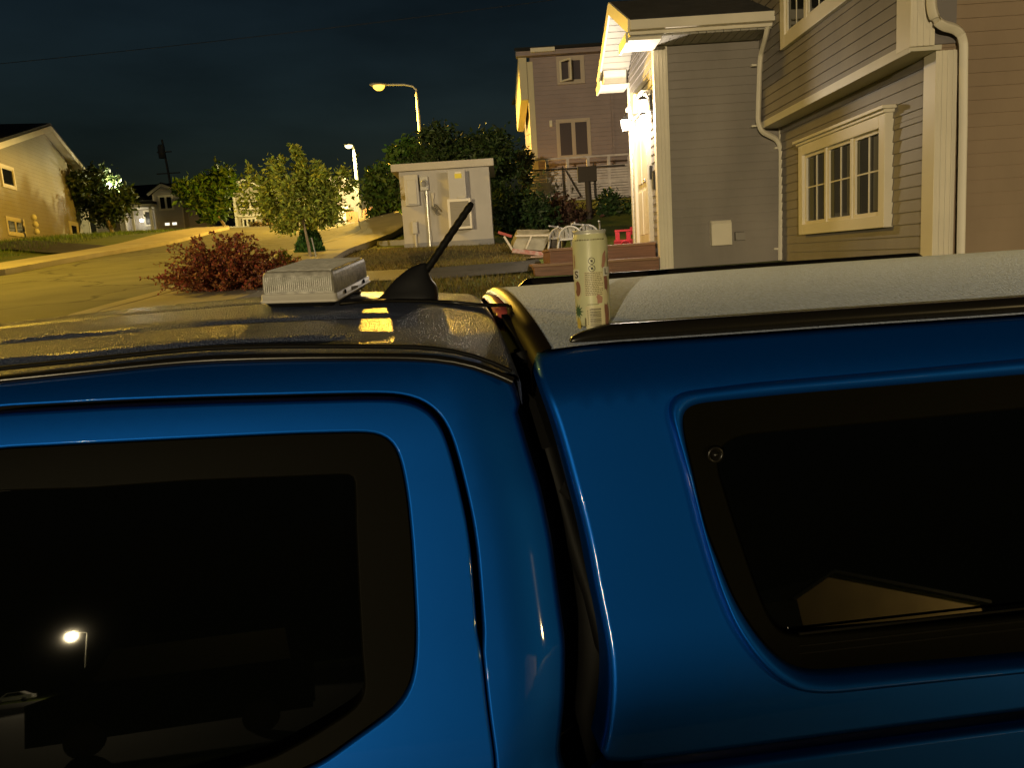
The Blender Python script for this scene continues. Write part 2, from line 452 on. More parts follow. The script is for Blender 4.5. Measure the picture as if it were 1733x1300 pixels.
for t in ts:
    he = lerps(DRT, t) + 0.004; ne = NP(he); ring = []
    K = 150
    for k in range(K + 1):
        n = ne + (2 * NC - 2 * ne) * k / K
        ring.append(TP(t, n, roof_h(t, n)))
    rings.append(ring)
tl = ts[-1]
for dt, dh in ((0.006, 0.002), (0.011, 0.007), (0.014, 0.015), (0.014, 0.05)):
    rings.append([TP(tl + dt, ((p - EYE).dot(TN)), p.z - EYE.z - dh) for p in rings[len(ts) - 1]])
mb.loft(rings, False, True)
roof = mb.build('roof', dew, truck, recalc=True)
def roofpt(px, py, up=0.0, f=roof_h):
    d = ray(px, py); lo, hi = 1.2, 2.4; k = 1.15
    while k < 2.6:
        if k * d.z <= f(k * d.dot(TT), k * d.dot(TN)) + up: break
        k += 0.004
    return d * k + EYE
mb = MB(); q = [(-1.3, drip[0][1] - 0.035), (-1.0, drip[0][1] - 0.012)] + drip
q = smooth(resamp(q, 0.03, False), 3, False)
mb.tube([TP(t, NP(h) - 0.001, h + 0.003) for t, h in q], 0.0065, 10)
mb.build('drip_moulding', gblack, truck)
mb = MB()
mb.tube([TP(t, NP(h + 0.016) + 0.001, h + 0.017) for t, h in q], 0.0035, 8)
mb.build('roof_seam', mblack, truck)
# --- windscreen and bonnet (left of the picture)
mb = MB(); rings = []
for k in range(9):
    f = k / 8; t = -1.34 - 0.72 * f; hh = -0.105 - 0.62 * f; hn = lerps(DRT, -1.34) - (0.74 + lerps(DRT, -1.34)) * f * 1.0
    rings.append([TP(t - 0.10 * math.sin(PI * j / 12), 1.13 + (2.5 - 1.13) * j / 12, hh + 0.01 * math.sin(PI * j / 12)) for j in range(13)])
mb.loft(rings, False, True); mb.build('windscreen', glass, truck)
mb = MB(); rings = []
for k in range(11):
    f = k / 10; t = -2.06 - 1.15 * f; hh = -0.72 - 0.10 * f ** 2
    rings.append([TP(t, NP(-0.8) + (2.66 - NP(-0.8)) * j / 16, hh - 0.09 * (abs(j - 8) / 8) ** 4) for j in range(17)])
rings.append([V((p.x, p.y, 0.45)) for p in rings[-1]])
mb.loft(rings, False, True)
mb.loft([[TP(t, NP(-0.8), h) for t in (-2.06, -2.3, -2.8, -3.21)] for h in (-0.81, -1.0, -1.3, -1.55)], False, True)
mb.build('bonnet', paint, truck)
# --- wheels
tyre = mat('tyre_rubber', (0.02, 0.02, 0.02), 0.8)
for t, n in ((-2.75, 1.08), (1.0, 1.08), (-2.75, 2.5), (1.0, 2.5)):
    m1 = MB(); c = TP(t, n, 0); c.z = 0.37
    m1.lathe([(0.22, -0.1), (0.34, -0.11), (0.37, -0.07), (0.37, 0.07), (0.34, 0.11), (0.22, 0.1), (0.22, -0.1)], c, 36, TN)
    w = m1.build('wheel', tyre, truck)
    m2 = MB(); m2.lathe([(0.0, -0.04), (0.08, -0.06), (0.21, -0.05), (0.23, -0.08), (0.23, 0.08), (0.0, 0.05)], c, 24, TN); m2.build('rim', chrome, w)
# --- third brake light on the back of the cab roof
mb = MB()
for k in range(1):
    rings = []
    for (dt, g) in ((0.0, 0.75), (0.004, 0.95), (0.02, 1.0), (0.036, 0.92), (0.042, 0.7)):
        ring = []
        for a in range(20):
            c, s_ = math.cos(2 * PI * a / 20), math.sin(2 * PI * a / 20)
            c = math.copysign(abs(c) ** 0.6, c); s_ = math.copysign(abs(s_) ** 0.6, s_)
            ring.append(TP(0.158 + dt, 1.62 + 0.17 * c * g, roof_h(0.14, 1.62 + 0.17 * c) - 0.022 + 0.026 * s_ * g))
        rings.append(ring)
    mb.loft(rings, True, True); mb.add(rings[-1], [tuple(range(20))])
mb.build('brake_light', redlens, truck, recalc=True)
mb = MB()
mb.bar(TP(0.172, 1.45, -0.105), TP(0.186, 1.25, -0.16), 0.012, 0.016); mb.bar(TP(0.168, 1.24, -0.165), TP(0.2, 1.2, -0.3), 0.02, 0.03)
mb.build('rear_window_latch', mblack, truck)
# --- antenna on the roof
ant = MB(); c0 = roofpt(691, 507)
tc_, nc_ = (c0 - EYE).dot(TT), (c0 - EYE).dot(TN); hb = roof_h(tc_, nc_)
def AP(x, n, z): return TP(tc_ + x, nc_ + n, hb + z)
s_ = nc_ / F * 1.0
prof = [(-0.066, -0.004), (-0.055, 0.010), (-0.040, 0.026), (-0.020, 0.045), (0.0, 0.060), (0.020, 0.0705), (0.040, 0.072), (0.047, 0.050), (0.052, 0.036), (0.058, 0.032), (0.062, 0.022), (0.062, 0.004), (0.058, -0.006)]
XL = [(-0.008, -0.068), (0.004, -0.064), (0.010, -0.055), (0.026, -0.040), (0.045, -0.020), (0.060, 0.002), (0.068, 0.018), (0.0715, 0.032)]
XR = [(-0.008, 0.060), (0.004, 0.062), (0.022, 0.061), (0.030, 0.057), (0.038, 0.050), (0.050, 0.0465), (0.0715, 0.0415)]
rings = []
for z in (-0.008, -0.002, 0.004, 0.012, 0.02, 0.028, 0.036, 0.044, 0.052, 0.060, 0.066, 0.0702, 0.0715):
    a_, b_ = lerp(XL, z), lerp(XR, z); wd = 0.026 * (1 - max(0, z) / 0.082) ** 0.9 * (0.8 if z > 0.0712 else 1); ring = []
    for k in range(24):
        f = k / 24; q = 2 * PI * f
        xx = (a_ + b_) / 2 - (b_ - a_) / 2 * math.cos(q); rel = (xx - a_) / (b_ - a_)
        ww = wd * math.sin(PI * min(1, rel * 0.62)) ** 0.8 * (1 if rel < 0.9 else math.sqrt(max(0, 1 - ((rel - 0.9) / 0.1) ** 2)) )
        ring.append(AP(xx, -math.copysign(ww, math.sin(q)) if 0 < k != 12 else 0.0, z))
    rings.append(ring)
ant.loft(rings, True, True); ant.add(rings[-1], [tuple(range(24))])
ab = ant.build('antenna_base', mat('dark_grey_plastic', (0.010, 0.010, 0.011), 0.38, spec=0.3), truck, recalc=True, bevel=0.0015)
m2 = MB(); a0 = AP(0.036, 0, 0.050); a1 = EYE + ray(799, 343) * (nc_ / ray(799, 343).dot(TN)); dirv = a1 - a0
pts = [a0 + dirv * f for f in [i / 40 for i in range(41)]]
rad = [0.0078 - 0.0012 * (i / 40) + (0.0009 if (i % 4) < 2 and 4 < i < 39 else 0) for i in range(41)]; rad[0] = 0.009; rad[-1] = 0.0045
m2.tube(pts, rad, 12)
mast = m2.build('antenna_mast', mblack, truck)
m3 = MB(); m3.tube([AP(0.0555, 0.012 * math.cos(a) , 0.012 + 0.014 * math.sin(a)) for a in [2 * PI * k / 16 for k in range(17)]], 0.0022, 6)
m3.build('antenna_cap', mat('pale_plastic', (0.6, 0.6, 0.58), 0.4), truck)

def NPC(h): return NP(h) + 0.05 * sst(-0.215, -0.105, h)
# --- canopy over the bed
capf = [P_(*p) for p in ((912, 604), (913, 620), (917, 646), (928, 680), (942, 718.5), (957, 770), (969, 815), (985, 875), (997, 926), (1009, 994), (1021, 1050), (1031, 1106), (1034, 1155), (1031, 1205), (1024, 1256), (1012, 1290))]
captop = [P_(*p) for p in ((914, 600), (1000, 586), (1200, 573), (1450, 555), (1733, 536))]
capbot = [P_(*p) for p in ((1050, 1297), (1200, 1279), (1400, 1252), (1600, 1226), (1733, 1209))]
he_ = captop[-1][1]; hb_ = capbot[-1][1]
cap_out = captop + [(1.3, he_), (1.74, he_), (1.86, hb_), (1.3, hb_)] + capbot[::-1] + capf[::-1]
cap_loop = offs(ccw(smooth(resamp(cap_out, 0.012), 2)), -0.011)
ridge = [P_(*p) for p in ((1133, 694), (1135, 682), (1143, 672), (1160, 666.5), (1276, 652), (1506, 632), (1733, 611))]
rid_t = ridge[-1][1]
lipb = [P_(*p) for p in ((1733, 1132), (1570, 1149), (1450, 1162), (1400, 1167.5), (1351, 1165), (1306, 1137), (1270, 1097), (1240, 1050), (1215, 985), (1192, 905), (1165, 800), (1140, 715))]
lip_loop = loop(ridge + [(1.5, rid_t + 0.002), (1.58, rid_t - 0.02), (1.66, lipb[0][1] + 0.05), (1.6, lipb[0][1]), (1.3, lipb[0][1])] + lipb, 0.011, 2)
inn = [P_(*p) for p in ((1153.5, 704), (1156, 692), (1166, 685), (1325, 669), (1570, 648.5), (1733, 635))]
innb = [P_(*p) for p in ((1733, 1111), (1494, 1132), (1400, 1141), (1359, 1141), (1321, 1122), (1280, 1077), (1238, 1009), (1216, 949), (1193, 900), (1170, 794), (1153, 722))]
inn_loop = loop(inn + [(1.5, inn[-1][1]), (1.54, inn[-1][1] - 0.02), (1.62, innb[0][1] + 0.05), (1.56, innb[0][1]), (1.3, innb[0][1])] + innb, 0.011, 2)
cg = [P_(*p) for p in ((1212, 790), (1222, 752), (1260, 734), (1494, 713), (1733, 690))]
cgb = [P_(*p) for p in ((1733, 1056), (1494, 1078), (1347, 1090), (1318, 1080), (1295, 1040), (1268, 965), (1240, 880))]
cg_loop = loop(cg + [(1.46, cg[-1][1]), (1.5, cg[-1][1] - 0.03), (1.56, cgb[0][1] + 0.04), (1.5, cgb[0][1])] + cgb, 0.011, 3)
def surf_cap(t, h, o):
    return TP(t, NPC(h) + o, h)
mb = MB()
hole = offs(lip_loop, 0.004)
sheet(mb, cap_loop, [hole], surf_cap); rim(mb, cap_loop, 1, surf_cap, 0.012, 0.05)
# raised lip: blend from the flat side up to the ridge and down into the recess
lr = []
inres = resamp(inn_loop, 1e-9) if False else None
NL = 260
A = resamp(hole, 1); 
def resn(l, n):
    pts = list(l) + [l[0]]; L = [0]
    for a, b in zip(pts, pts[1:]): L.append(L[-1] + math.hypot(b[0] - a[0], b[1] - a[1]))
    out = []; j = 0
    for i in range(n):
        s = L[-1] * i / n
        while j < len(L) - 2 and L[j + 1] < s: j += 1
        u = (s - L[j]) / max(1e-9, L[j + 1] - L[j]); out.append((pts[j][0] * (1 - u) + pts[j + 1][0] * u, pts[j][1] * (1 - u) + pts[j + 1][1] * u))
    return out
A = hole
def nearest(p, l):
    best = None
    for i in range(len(l)):
        a, b = l[i], l[(i + 1) % len(l)]; dx, dy = b[0] - a[0], b[1] - a[1]; q = dx * dx + dy * dy
        u = max(0, min(1, ((p[0] - a[0]) * dx + (p[1] - a[1]) * dy) / q)) if q > 0 else 0
        c = (a[0] + u * dx, a[1] + u * dy); d = (p[0] - c[0]) ** 2 + (p[1] - c[1]) ** 2
        if best is None or d < best[0]: best = (d, c)
    return best[1]
B = smooth([nearest(p, inn_loop) for p in A], 6)
for f, o in ((0, 0.0), (0.04, -0.006), (0.12, -0.011), (0.3, -0.013), (0.6, -0.011), (0.86, -0.006), (0.95, -0.001), (1.0, 0.007), (1.0, 0.022)):
    lr.append([surf_cap(a[0] + (b[0] - a[0]) * f, a[1] + (b[1] - a[1]) * f, o) for a, b in zip(A, B)])
nn = len(A); vs = [p for q in lr for p in q]
mb.add(vs, [(i * nn + k, i * nn + (k + 1) % nn, (i + 1) * nn + (k + 1) % nn, (i + 1) * nn + k) for i in range(len(lr) - 1) for k in range(nn)], True, gridn(lr, 3))
canopy = mb.build('canopy', paint, truck, merge=1e-5, recalc=True)
mb = MB(); so = lambda t, h, o: TP(t, NPC(h) + 0.012 + o, h)
sheet(mb, offs(inn_loop, 0.004), [cg_loop], so); rim(mb, cg_loop, -1, so, 0.006, 0.006)
mb.build('window_frame', olive, canopy, merge=1e-5)
mb = MB(); sheet(mb, offs(cg_loop, 0.008), [], lambda t, h, o: TP(t, NP(-0.45) + 0.028 + 0.263 * (h + 0.45), h), 0.05, 0.02)
mb.build('window_glass', glass, canopy)
# sliding window track lines
mb = MB()
for py in (1077, 1099, 1112):
    a, b = P_(1360, py + 3), P_(1733, py - 26)
    mb.bar(TP(a[0], NPC(a[1]) + 0.014, a[1]), TP(1.45, NPC(b[1] + 0.0) + 0.014, b[1] + 0.004), 0.004, 0.004)
mb.build('window_track', gblack, canopy)
# latch behind the canopy glass edge
c = P_(1214, 772); m1 = MB(); ctr = TP(c[0], NPC(c[1]) + 0.010, c[1])
m1.lathe([(0.005, 0.0), (0.008, 0.002), (0.009, 0.004), (0.012, 0.0045), (0.0135, 0.002), (0.0135, 0.0)], ctr, 24, -TN); m1.lathe([(0, 0.006), (0.005, 0.005), (0.006, 0.0)], ctr, 16, -TN)
m1.build('window_latch', mat('latch_black', (0.008, 0.007, 0.005), 0.3, spec=0.4), canopy)
# roof of the canopy
CN = 1.80
CTP = sorted([(p[0], p[1]) for p in captop] + [(1.3, he_), (1.74, he_)])
def cap_h(t, n):
    he = lerps(CTP, t) ; ne = NPC(he)
    hc = -0.060 + 0.006 * sst(0.2, 0.9, t)
    u = (n - ne) / (CN - ne)
    if u > 1: u = 2 - u
    u = max(0, u)
    return he + (hc - he) * (1 - (1 - u) ** 2.2)
tf0 = capf[0][0]
def tfront(u): return tf0 + 0.028 + 0.03 * u / 2 - 0.02 * math.sin(PI * min(1, u / 2))
mb = MB(); rings = []; KK = 60
for i in range(41):
    f = i / 40; ring = []
    for k in range(KK + 1):
        u = 2.0 * k / KK; t = tfront(u) * (1 - f) + 1.74 * f
        he = lerps(CTP, t); ne = NPC(he); n = ne + (CN - ne) * u
        ring.append(TP(t, n, cap_h(t, n)))
    rings.append(ring)
mb.loft(rings, False, True); 
rr = rings[-1]; mb.loft([rr, [p + TT * 0.03 - V((0, 0, 0.03)) for p in rr], [p + TT * 0.12 - V((0, 0, 0.55)) for p in rr]], False, True)
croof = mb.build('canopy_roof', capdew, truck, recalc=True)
# gloss dark moulding round the front of the canopy roof
mb = MB(); r0 = rings[0]; lr = []
for a in range(9):
    x = PI / 2 * a / 8; lr.append([p - TT * (0.034 * math.sin(x)) - V((0, 0, 0.040 * (1 - math.cos(x)))) - V((0, 0, -0.0015)) for p in r0])
lr.append([p - TT * 0.034 - V((0, 0, 0.075)) for p in r0])
mb.loft(lr, False, True); mb.build('canopy_front_moulding', brownblk, canopy, recalc=True)
mb = MB(); r1 = [p - TT * 0.02 - V((0, 0, 0.05)) for p in r0]
r2 = []
for k, p in enumerate(r0):
    u = 2.0 * k / KK; r2.append(TP(tf0 + 0.10, 1.02 + (2.58 - 1.02) * k / KK, -0.74))
mid = []
for k in range(KK + 1): mid.append(r1[k].lerp(r2[k], 0.5) + TN * (0.01 if k < KK / 2 else -0.01))
mb.loft([r1, mid, r2], False, True)
mb.build('canopy_front_wall', mblack, canopy, recalc=True)
# foam gasket between cab and canopy
mb = MB()
for (tq, nn, rad_) in ((0.172, 1.262, 0.014), (0.185, 1.33, 0.016)):
    mb.tube([TP(tq + 0.12 * f, nn - 0.16 * f, -0.15 - 0.62 * f) for f in [i / 16 for i in range(17)]], [rad_ * (1 + 0.15 * math.sin(i * 1.7)) for i in range(17)], 10)
mb.build('gasket', mblack, truck)
# rails
def rail(n0, ta, tb, name):
    m1 = MB(); rings = []
    for i in range(61):
        f = (i / 30) ** 3 * 0.5 if i <= 30 else 1 - ((60 - i) / 30) ** 3 * 0.5; t = ta + (tb - ta) * f; e = min(f, 1 - f) * (tb - ta)
        g = min(1, (e / 0.06)) ** 0.5 if e < 0.06 else 1.0
        nn = n0 if n0 > CN else NPC(lerps(CTP, t)) + n0
        base = cap_h(t, nn)
        w, hh = (0.015 if n0 < CN else 0.022) * (0.35 + 0.65 * g), (0.020 if n0 < CN else 0.072) * g + 0.001
        ring = [TP(t, nn + x * w, base - 0.012 + (z + 0.012)) for x, z in ((-1, -0.006), (-1.0, hh * 0.35), (-0.8, hh * 0.8), (-0.35, hh), (0.35, hh), (0.8, hh * 0.8), (1.0, hh * 0.35), (1, -0.006))]
        rings.append(ring)
    m1.loft(rings, True, True); m1.add(rings[0], [tuple(range(8))]); m1.add(rings[-1], [tuple(range(8))])
    return m1.build('roof_rail', gblack, canopy, recalc=True)
rail(0.022, tf0 + 0.062, 1.68, 'near'); rail(2.36, 0.30, 1.70, 'far')
# bed side below the canopy
bed_loop = ccw(smooth(resamp([(capf[-1][0] - 0.012, hb_ - 0.02)] + [(capbot[0][0], capbot[0][1] - 0.006)] + [(p[0], p[1] - 0.006) for p in capbot[1:]] + [(1.9, hb_ - 0.006), (1.92, -1.5), (0.25, -1.5)], 0.012), 2))
mb = MB(); sb = lambda t, h, o: TP(t, NP(h) + o - 0.012, h); 
ins = offs(bed_loop, -0.012)
sheet(mb, ins, [], sb); rim(mb, ins, 1, sb, 0.012, 0.05); mb.build('bed_side', paint, truck, merge=1e-5)

# rubber boot closing the slot between cab and canopy
CFT = sorted([(p[1], p[0]) for p in capf]); mb = MB(); rings = []
for k in range(40):
    h = -0.15 - 1.3 * k / 39; a_, b_ = lerp(CPT, h) - 0.07, lerp(CFT, h) + 0.07
    rings.append([TP(a_ + (b_ - a_) * j / 8, NP(h) + 0.12 + 0.02 * math.sin(j * PI / 2), h) for j in range(9)])
mb.loft(rings, False, True); mb.build('boot_seal', mblack, truck)
# ------------------------------------------------------------------ ground
def grid_sheet(name, m, xs, ys, off=0.0):
    mb = MB(); vs = [(x, y, terr(x, y) + off) for y in ys for x in xs]; nx = len(xs)
    fs = [(j * nx + i, j * nx + i + 1, (j + 1) * nx + i + 1, (j + 1) * nx + i) for j in range(len(ys) - 1) for i in range(nx - 1)]
    mb.add(vs, fs, True); return tag(mb.build(name, m), kind='structure')
def axis(a, b, fine0, fine1, sf, grow=1.18):
    o = [fine0]
    while o[-1] < fine1: o.append(o[-1] + sf)
    s = sf; 
    while o[-1] < b: s *= grow; o.append(o[-1] + s)
    s = sf; l = []; x = fine0
    while x > a: s *= grow; x -= s; l.append(x)
    return l[::-1] + o
grass_m = mat('lawn', (0.16, 0.19, 0.03), 0.9, col2=(0.09, 0.14, 0.022), vscale=0.9, bump=0.03, bscale=28, detail=8)
XS = axis(-450, 450, -34, 10, 0.5); YS = axis(-200, 600, 2, 70, 0.5)
grid_sheet('ground', grass_m, XS, YS)
def strip(name, m, left, right, off=0.004, nx=10, ny=60, skirt=0.0):
    """a ribbon between two ground polylines, draped on the terrain"""
    def rs(l, n):
        L = [0]
        for a, b in zip(l, l[1:]): L.append(L[-1] + (b - a).length)
        out = []; j = 0
        for i in range(n + 1):
            s = L[-1] * i / n
            while j < len(L) - 2 and L[j + 1] < s: j += 1
            u = (s - L[j]) / max(1e-9, L[j + 1] - L[j]); out.append(l[j].lerp(l[j + 1], u))
        return out
    A, B = rs(left, ny), rs(right, ny); mb = MB(); vs = []
    for a, b in zip(A, B):
        for i in range(nx + 1):
            q = a.lerp(b, i / nx); vs.append((q.x, q.y, max(terr(q.x + dx, q.y + dy) for dx in (-.12, 0, .12) for dy in (-.12, 0, .12)) + off))
    w = nx + 1
    mb.add(vs, [(j * w + i, j * w + i + 1, (j + 1) * w + i + 1, (j + 1) * w + i) for j in range(ny) for i in range(nx)], True)
    if skirt:
        for col in (0, nx):
            c = [V(vs[j * w + col]) for j in range(ny + 1)]; mb.loft([c, [p - V((0, 0, skirt)) for p in c]], False, False)
    return tag(mb.build(name, m), kind='structure')
asphalt = mat('asphalt', (0.17, 0.17, 0.12), 0.75, var=0.18, vscale=1.3, bump=0.006, bscale=90, detail=8)
asphalt2 = mat('dark_asphalt', (0.06, 0.058, 0.055), 0.8, var=0.2, vscale=2.0, bump=0.006, bscale=90, detail=8)
conc = mat('concrete_walk', (0.46, 0.42, 0.33), 0.8, var=0.15, vscale=1.5, bump=0.006, bscale=60, detail=8)
G = ground
def cracks(m, sc, amt):
    nt = m.node_tree; N = nt.nodes; L = nt.links; b = N['Principled BSDF']; src = b.inputs['Base Color'].links[0].from_socket
    tc = N.new('ShaderNodeTexCoord'); nz = N.new('ShaderNodeTexNoise'); nz.inputs['Scale'].default_value = 0.9; nz.inputs['Detail'].default_value = 5
    mx0 = N.new('ShaderNodeMix'); mx0.data_type = 'RGBA'; mx0.blend_type = 'LINEAR_LIGHT'; mx0.inputs[0].default_value = 0.9
    L.new(tc.outputs['Object'], nz.inputs['Vector']); L.new(tc.outputs['Object'], mx0.inputs[6]); L.new(nz.outputs['Color'], mx0.inputs[7])
    vo = N.new('ShaderNodeTexVoronoi'); vo.feature = 'DISTANCE_TO_EDGE'; vo.inputs['Scale'].default_value = sc; L.new(mx0.outputs[2], vo.inputs['Vector'])
    mr = N.new('ShaderNodeMapRange'); mr.inputs['From Min'].default_value = 0.002; mr.inputs['From Max'].default_value = 0.012; mr.inputs['To Min'].default_value = amt; mr.inputs['To Max'].default_value = 1.0; L.new(vo.outputs['Distance'], mr.inputs['Value'])
    n2 = N.new('ShaderNodeTexNoise'); n2.inputs['Scale'].default_value = 0.22; n2.inputs['Detail'].default_value = 6; L.new(tc.outputs['Object'], n2.inputs['Vector'])
    m2 = N.new('ShaderNodeMapRange'); m2.inputs['From Min'].default_value = 0.35; m2.inputs['From Max'].default_value = 0.65; m2.inputs['To Min'].default_value = 0.72; m2.inputs['To Max'].default_value = 1.15; L.new(n2.outputs['Fac'], m2.inputs['Value'])
    mu = N.new('ShaderNodeMath'); mu.operation = 'MULTIPLY'; L.new(mr.outputs['Result'], mu.inputs[0]); L.new(m2.outputs['Result'], mu.inputs[1])
    mx = N.new('ShaderNodeMix'); mx.data_type = 'RGBA'; mx.blend_type = 'MULTIPLY'; mx.inputs[0].default_value = 1.0
    L.new(src, mx.inputs[6]); L.new(mu.outputs[0], mx.inputs[7]); L.new(mx.outputs[2], b.inputs['Base Color'])
cracks(asphalt, 0.22, 0.35); cracks(asphalt2, 0.5, 0.5)
roadL = [V((-8.2, 3, 0)), G(-140, 487), G(0, 470), G(90, 452), G(177, 435), G(294, 414)]
roadL += [V((roadL[-1].x - 1.0, 34, 0)), V((-14.5, 42, 0)), V((-16.5, 52, 0)), V((-18.5, 58, 0))]
roadR = [V((-3.2, 3, 0)), V((-3.7, 5, 0)), G(268, 514), V((-4.1, 12, 0)), G(559, 415), G(612, 398)]
roadR += [V((-6.0, 33, 0)), V((-7.4, 42, 0)), V((-8.8, 52, 0)), V((-9.5, 58, 0))]
strip('road', asphalt, roadL, roadR, 0.02, 14, 90)
def shift(l, d): return [V((p.x + d, p.y, 0)) for p in l]
strip('kerb', conc, shift(roadL, -0.22), roadL, 0.13, 2, 90, skirt=0.2)
strip('pavement', conc, shift(roadL, -1.7), shift(roadL, -0.2), 0.11, 4, 90)
strip('kerb', conc, roadR, shift(roadR, 0.2), 0.12, 2, 90, skirt=0.2)
strip('verge_walk', conc, shift(roadR, 0.2), shift(roadR, 1.25), 0.116, 4, 90, skirt=0.3)
strip('driveway', asphalt2, [G(28, 409), G(110, 413), G(214, 419)], [G(-60, 428), G(20, 424), G(112, 431)], 0.03, 12, 20)
dw = strip('driveway', asphalt2, [V((-3.4, 11.9, 0)), V((-2.0, 12.0, 0)), G(738, 457), G(860, 448), V((0.55, 12.4, 0))], [V((-3.3, 10.2, 0)), V((-2.0, 10.2, 0)), G(780, 474), G(905, 463), V((0.55, 10.5, 0))], 0.03, 10, 30)
# bare earth bank in front of the kiosk
earth = mat('dry_earth_bank', (0.16, 0.105, 0.035), 0.95, col2=(0.09, 0.08, 0.02), vscale=1.6, bump=0.05, bscale=14, detail=8)
strip('bank', earth, [V((-3.2, 15.4, 0)), V((-1.9, 15.9, 0)), V((0.2, 15.9, 0)), V((0.9, 14.6, 0))], [V((-3.1, 12.1, 0)), V((-1.6, 12.3, 0)), V((-0.2, 12.6, 0)), V((0.9, 12.9, 0))], 0.015, 16, 40)
# grass blades (uncountable)
def blades(name, n, pick, hgt, m):
    mb = MB(); vs = []; fs = []
    for _ in range(n):
        x, y = pick(); z = terr(x, y) + 0.01; a = random.random() * 2 * PI; h = hgt * random.uniform(0.4, 1.3); w = 0.006 + 0.004 * random.random()
        dx, dy = math.cos(a) * w, math.sin(a) * w; lx, ly = random.gauss(0, h * 0.4), random.gauss(0, h * 0.4)
        i = len(vs); vs += [(x - dx, y - dy, z), (x + dx, y + dy, z), (x + lx, y + ly, z + h)]; fs.append((i, i + 1, i + 2))
    mb.add(vs, fs); o = mb.build(name, m); return tag(o, kind='stuff')
gb = mat('grass_blade', (0.16, 0.13, 0.03), 0.7, island=0.5)
def pk1():
    while True:
        x, y = random.uniform(-3.0, 1.2), random.uniform(7.2, 15.4)
        if not (10.1 < y < 12.2) and x < 0.35 + 0.0 * y: return x, y
tag(blades('lawn_grass', 16000, pk1, 0.06, gb), 'short dry grass on the lawn and bank in front of the kiosk', 'grass', kind='stuff')
def pk2():
    y = random.uniform(22, 46); f = (y - 18) / 28
    return random.uniform(-22 - f * 2, -13.9 - f * 2.2), y
tag(blades('lawn_grass', 9000, pk2, 0.16, mat('grass_blade_green', (0.13, 0.22, 0.03), 0.7, island=0.4)), 'green lawn grass on the slope across the road', 'grass', kind='stuff')

# ------------------------------------------------------------------ siding walls & windows
sid = mat('grey_siding', (0.25, 0.225, 0.205), 0.55, var=0.13, vscale=2.2, bump=0.0014, bscale=30, stretch=(1, 1, 0.35), detail=6)
white = mat('white_trim', (0.76, 0.70, 0.58), 0.45, var=0.05, vscale=2.5)
def siding(mb, p0, p1, z0, z1, nrm, ex=0.105, th_=0.012):
    p0, p1, nrm = V((*p0, 0)), V((*p1, 0)), V((*nrm, 0))
    base = 0.0; k0 = math.floor((z0 - base) / ex)
    z = z0; k = k0
    while z < z1 - 1e-6:
        zt = min(base + (k + 1) * ex, z1); zb = max(z, z0)
        fb = (zb - (base + k * ex)) / ex; ft = (zt - (base + k * ex)) / ex
        ob, ot = th_ * (1 - fb) + 0.002, th_ * (1 - ft) + 0.002
        a, b = p0 + nrm * ob, p1 + nrm * ob; c, d = p1 + nrm * ot, p0 + nrm * ot
        a, b = a + V((0, 0, zb)), b + V((0, 0, zb)); c, d = c + V((0, 0, zt)), d + V((0, 0, zt))
        mb.add([a, b, c, d], [(0, 1, 2, 3)])
        e, f = p0 + nrm * (th_ + 0.002) + V((0, 0, zt)), p1 + nrm * (th_ + 0.002) + V((0, 0, zt))
        mb.add([d, c, f, e], [(0, 1, 2, 3)])
        z = zt; k += 1
def win(par, o, R, Nn, w, h, cas=0.09, panes=2, proud=0.05, mid=0.045, grid=False, gm=None, fm=None, sill=False, name='window', lit=None, depth=0.035, cornice=False):
    """o: lower left corner of the glazed opening, R right, Nn outward"""
    o, R, Nn = V(o), V(R).normalized(), V(Nn).normalized(); U = V((0, 0, 1)); mb = MB()
    def bx(x0, x1, z0, z1, d0, d1): mb.obox(o + R * x0 + U * z0 + Nn * d0, R * (x1 - x0), U * (z1 - z0), Nn * (d1 - d0))
    bx(-cas, 0, -cas, h + cas, 0, proud); bx(w, w + cas, -cas, h + cas, 0, proud); bx(0, w, h, h + cas, 0, proud); bx(0, w, -cas, 0, 0, proud)
    if cornice:
        bx(-cas - 0.02, w + cas + 0.02, h + cas, h + cas + 0.03, 0, proud + 0.02); bx(-cas - 0.05, w + cas + 0.05, h + cas + 0.03, h + cas + 0.06, 0, proud + 0.05)
    f = mb.build(name, fm or white, par, bevel=0.004 if cas > 0.03 and proud > 0.03 else 0)
    pw = (w - mid * (panes - 1)) / panes; sash = 0.035 if w / panes > 0.3 else 0.02
    m2 = MB(); mb2 = m2
    def by(x0, x1, z0, z1, d0, d1): mb2.obox(o + R * x0 + U * z0 + Nn * d0, R * (x1 - x0), U * (z1 - z0), Nn * (d1 - d0))
    m3 = MB()
    for i in range(panes):
        x = i * (pw + mid)
        if i: by(x - mid, x, 0, h, 0.002, proud * 0.8)
        by(x, x + sash, 0, h, 0.003, proud * 0.6); by(x + pw - sash, x + pw, 0, h, 0.003, proud * 0.6)
        by(x + sash, x + pw - sash, 0, sash, 0.003, proud * 0.6); by(x + sash, x + pw - sash, h - sash, h, 0.003, proud * 0.6)
        if grid:
            by(x + pw / 2 - 0.007, x + pw / 2 + 0.007, sash, h - sash, proud * 0.3, proud * 0.42)
            by(x + sash, x + pw - sash, h * 0.52, h * 0.52 + 0.014, proud * 0.3, proud * 0.41)
        m3.obox(o + R * (x + sash) + U * sash + Nn * 0.004, R * (pw - 2 * sash), U * (h - 2 * sash), Nn * (proud * 0.25))
    m2.build('sash', fm or white, f)
    m3.build('pane', gm or pane_m, f)
    return f
pane_m = mat('window_pane', (0.012, 0.014, 0.014), 0.04, 0.0, 0.6)
lit_m = mat('lit_pane', (0.8, 0.8, 0.7), 0.4, emit=(1, 0.95, 0.75), estr=1.4)
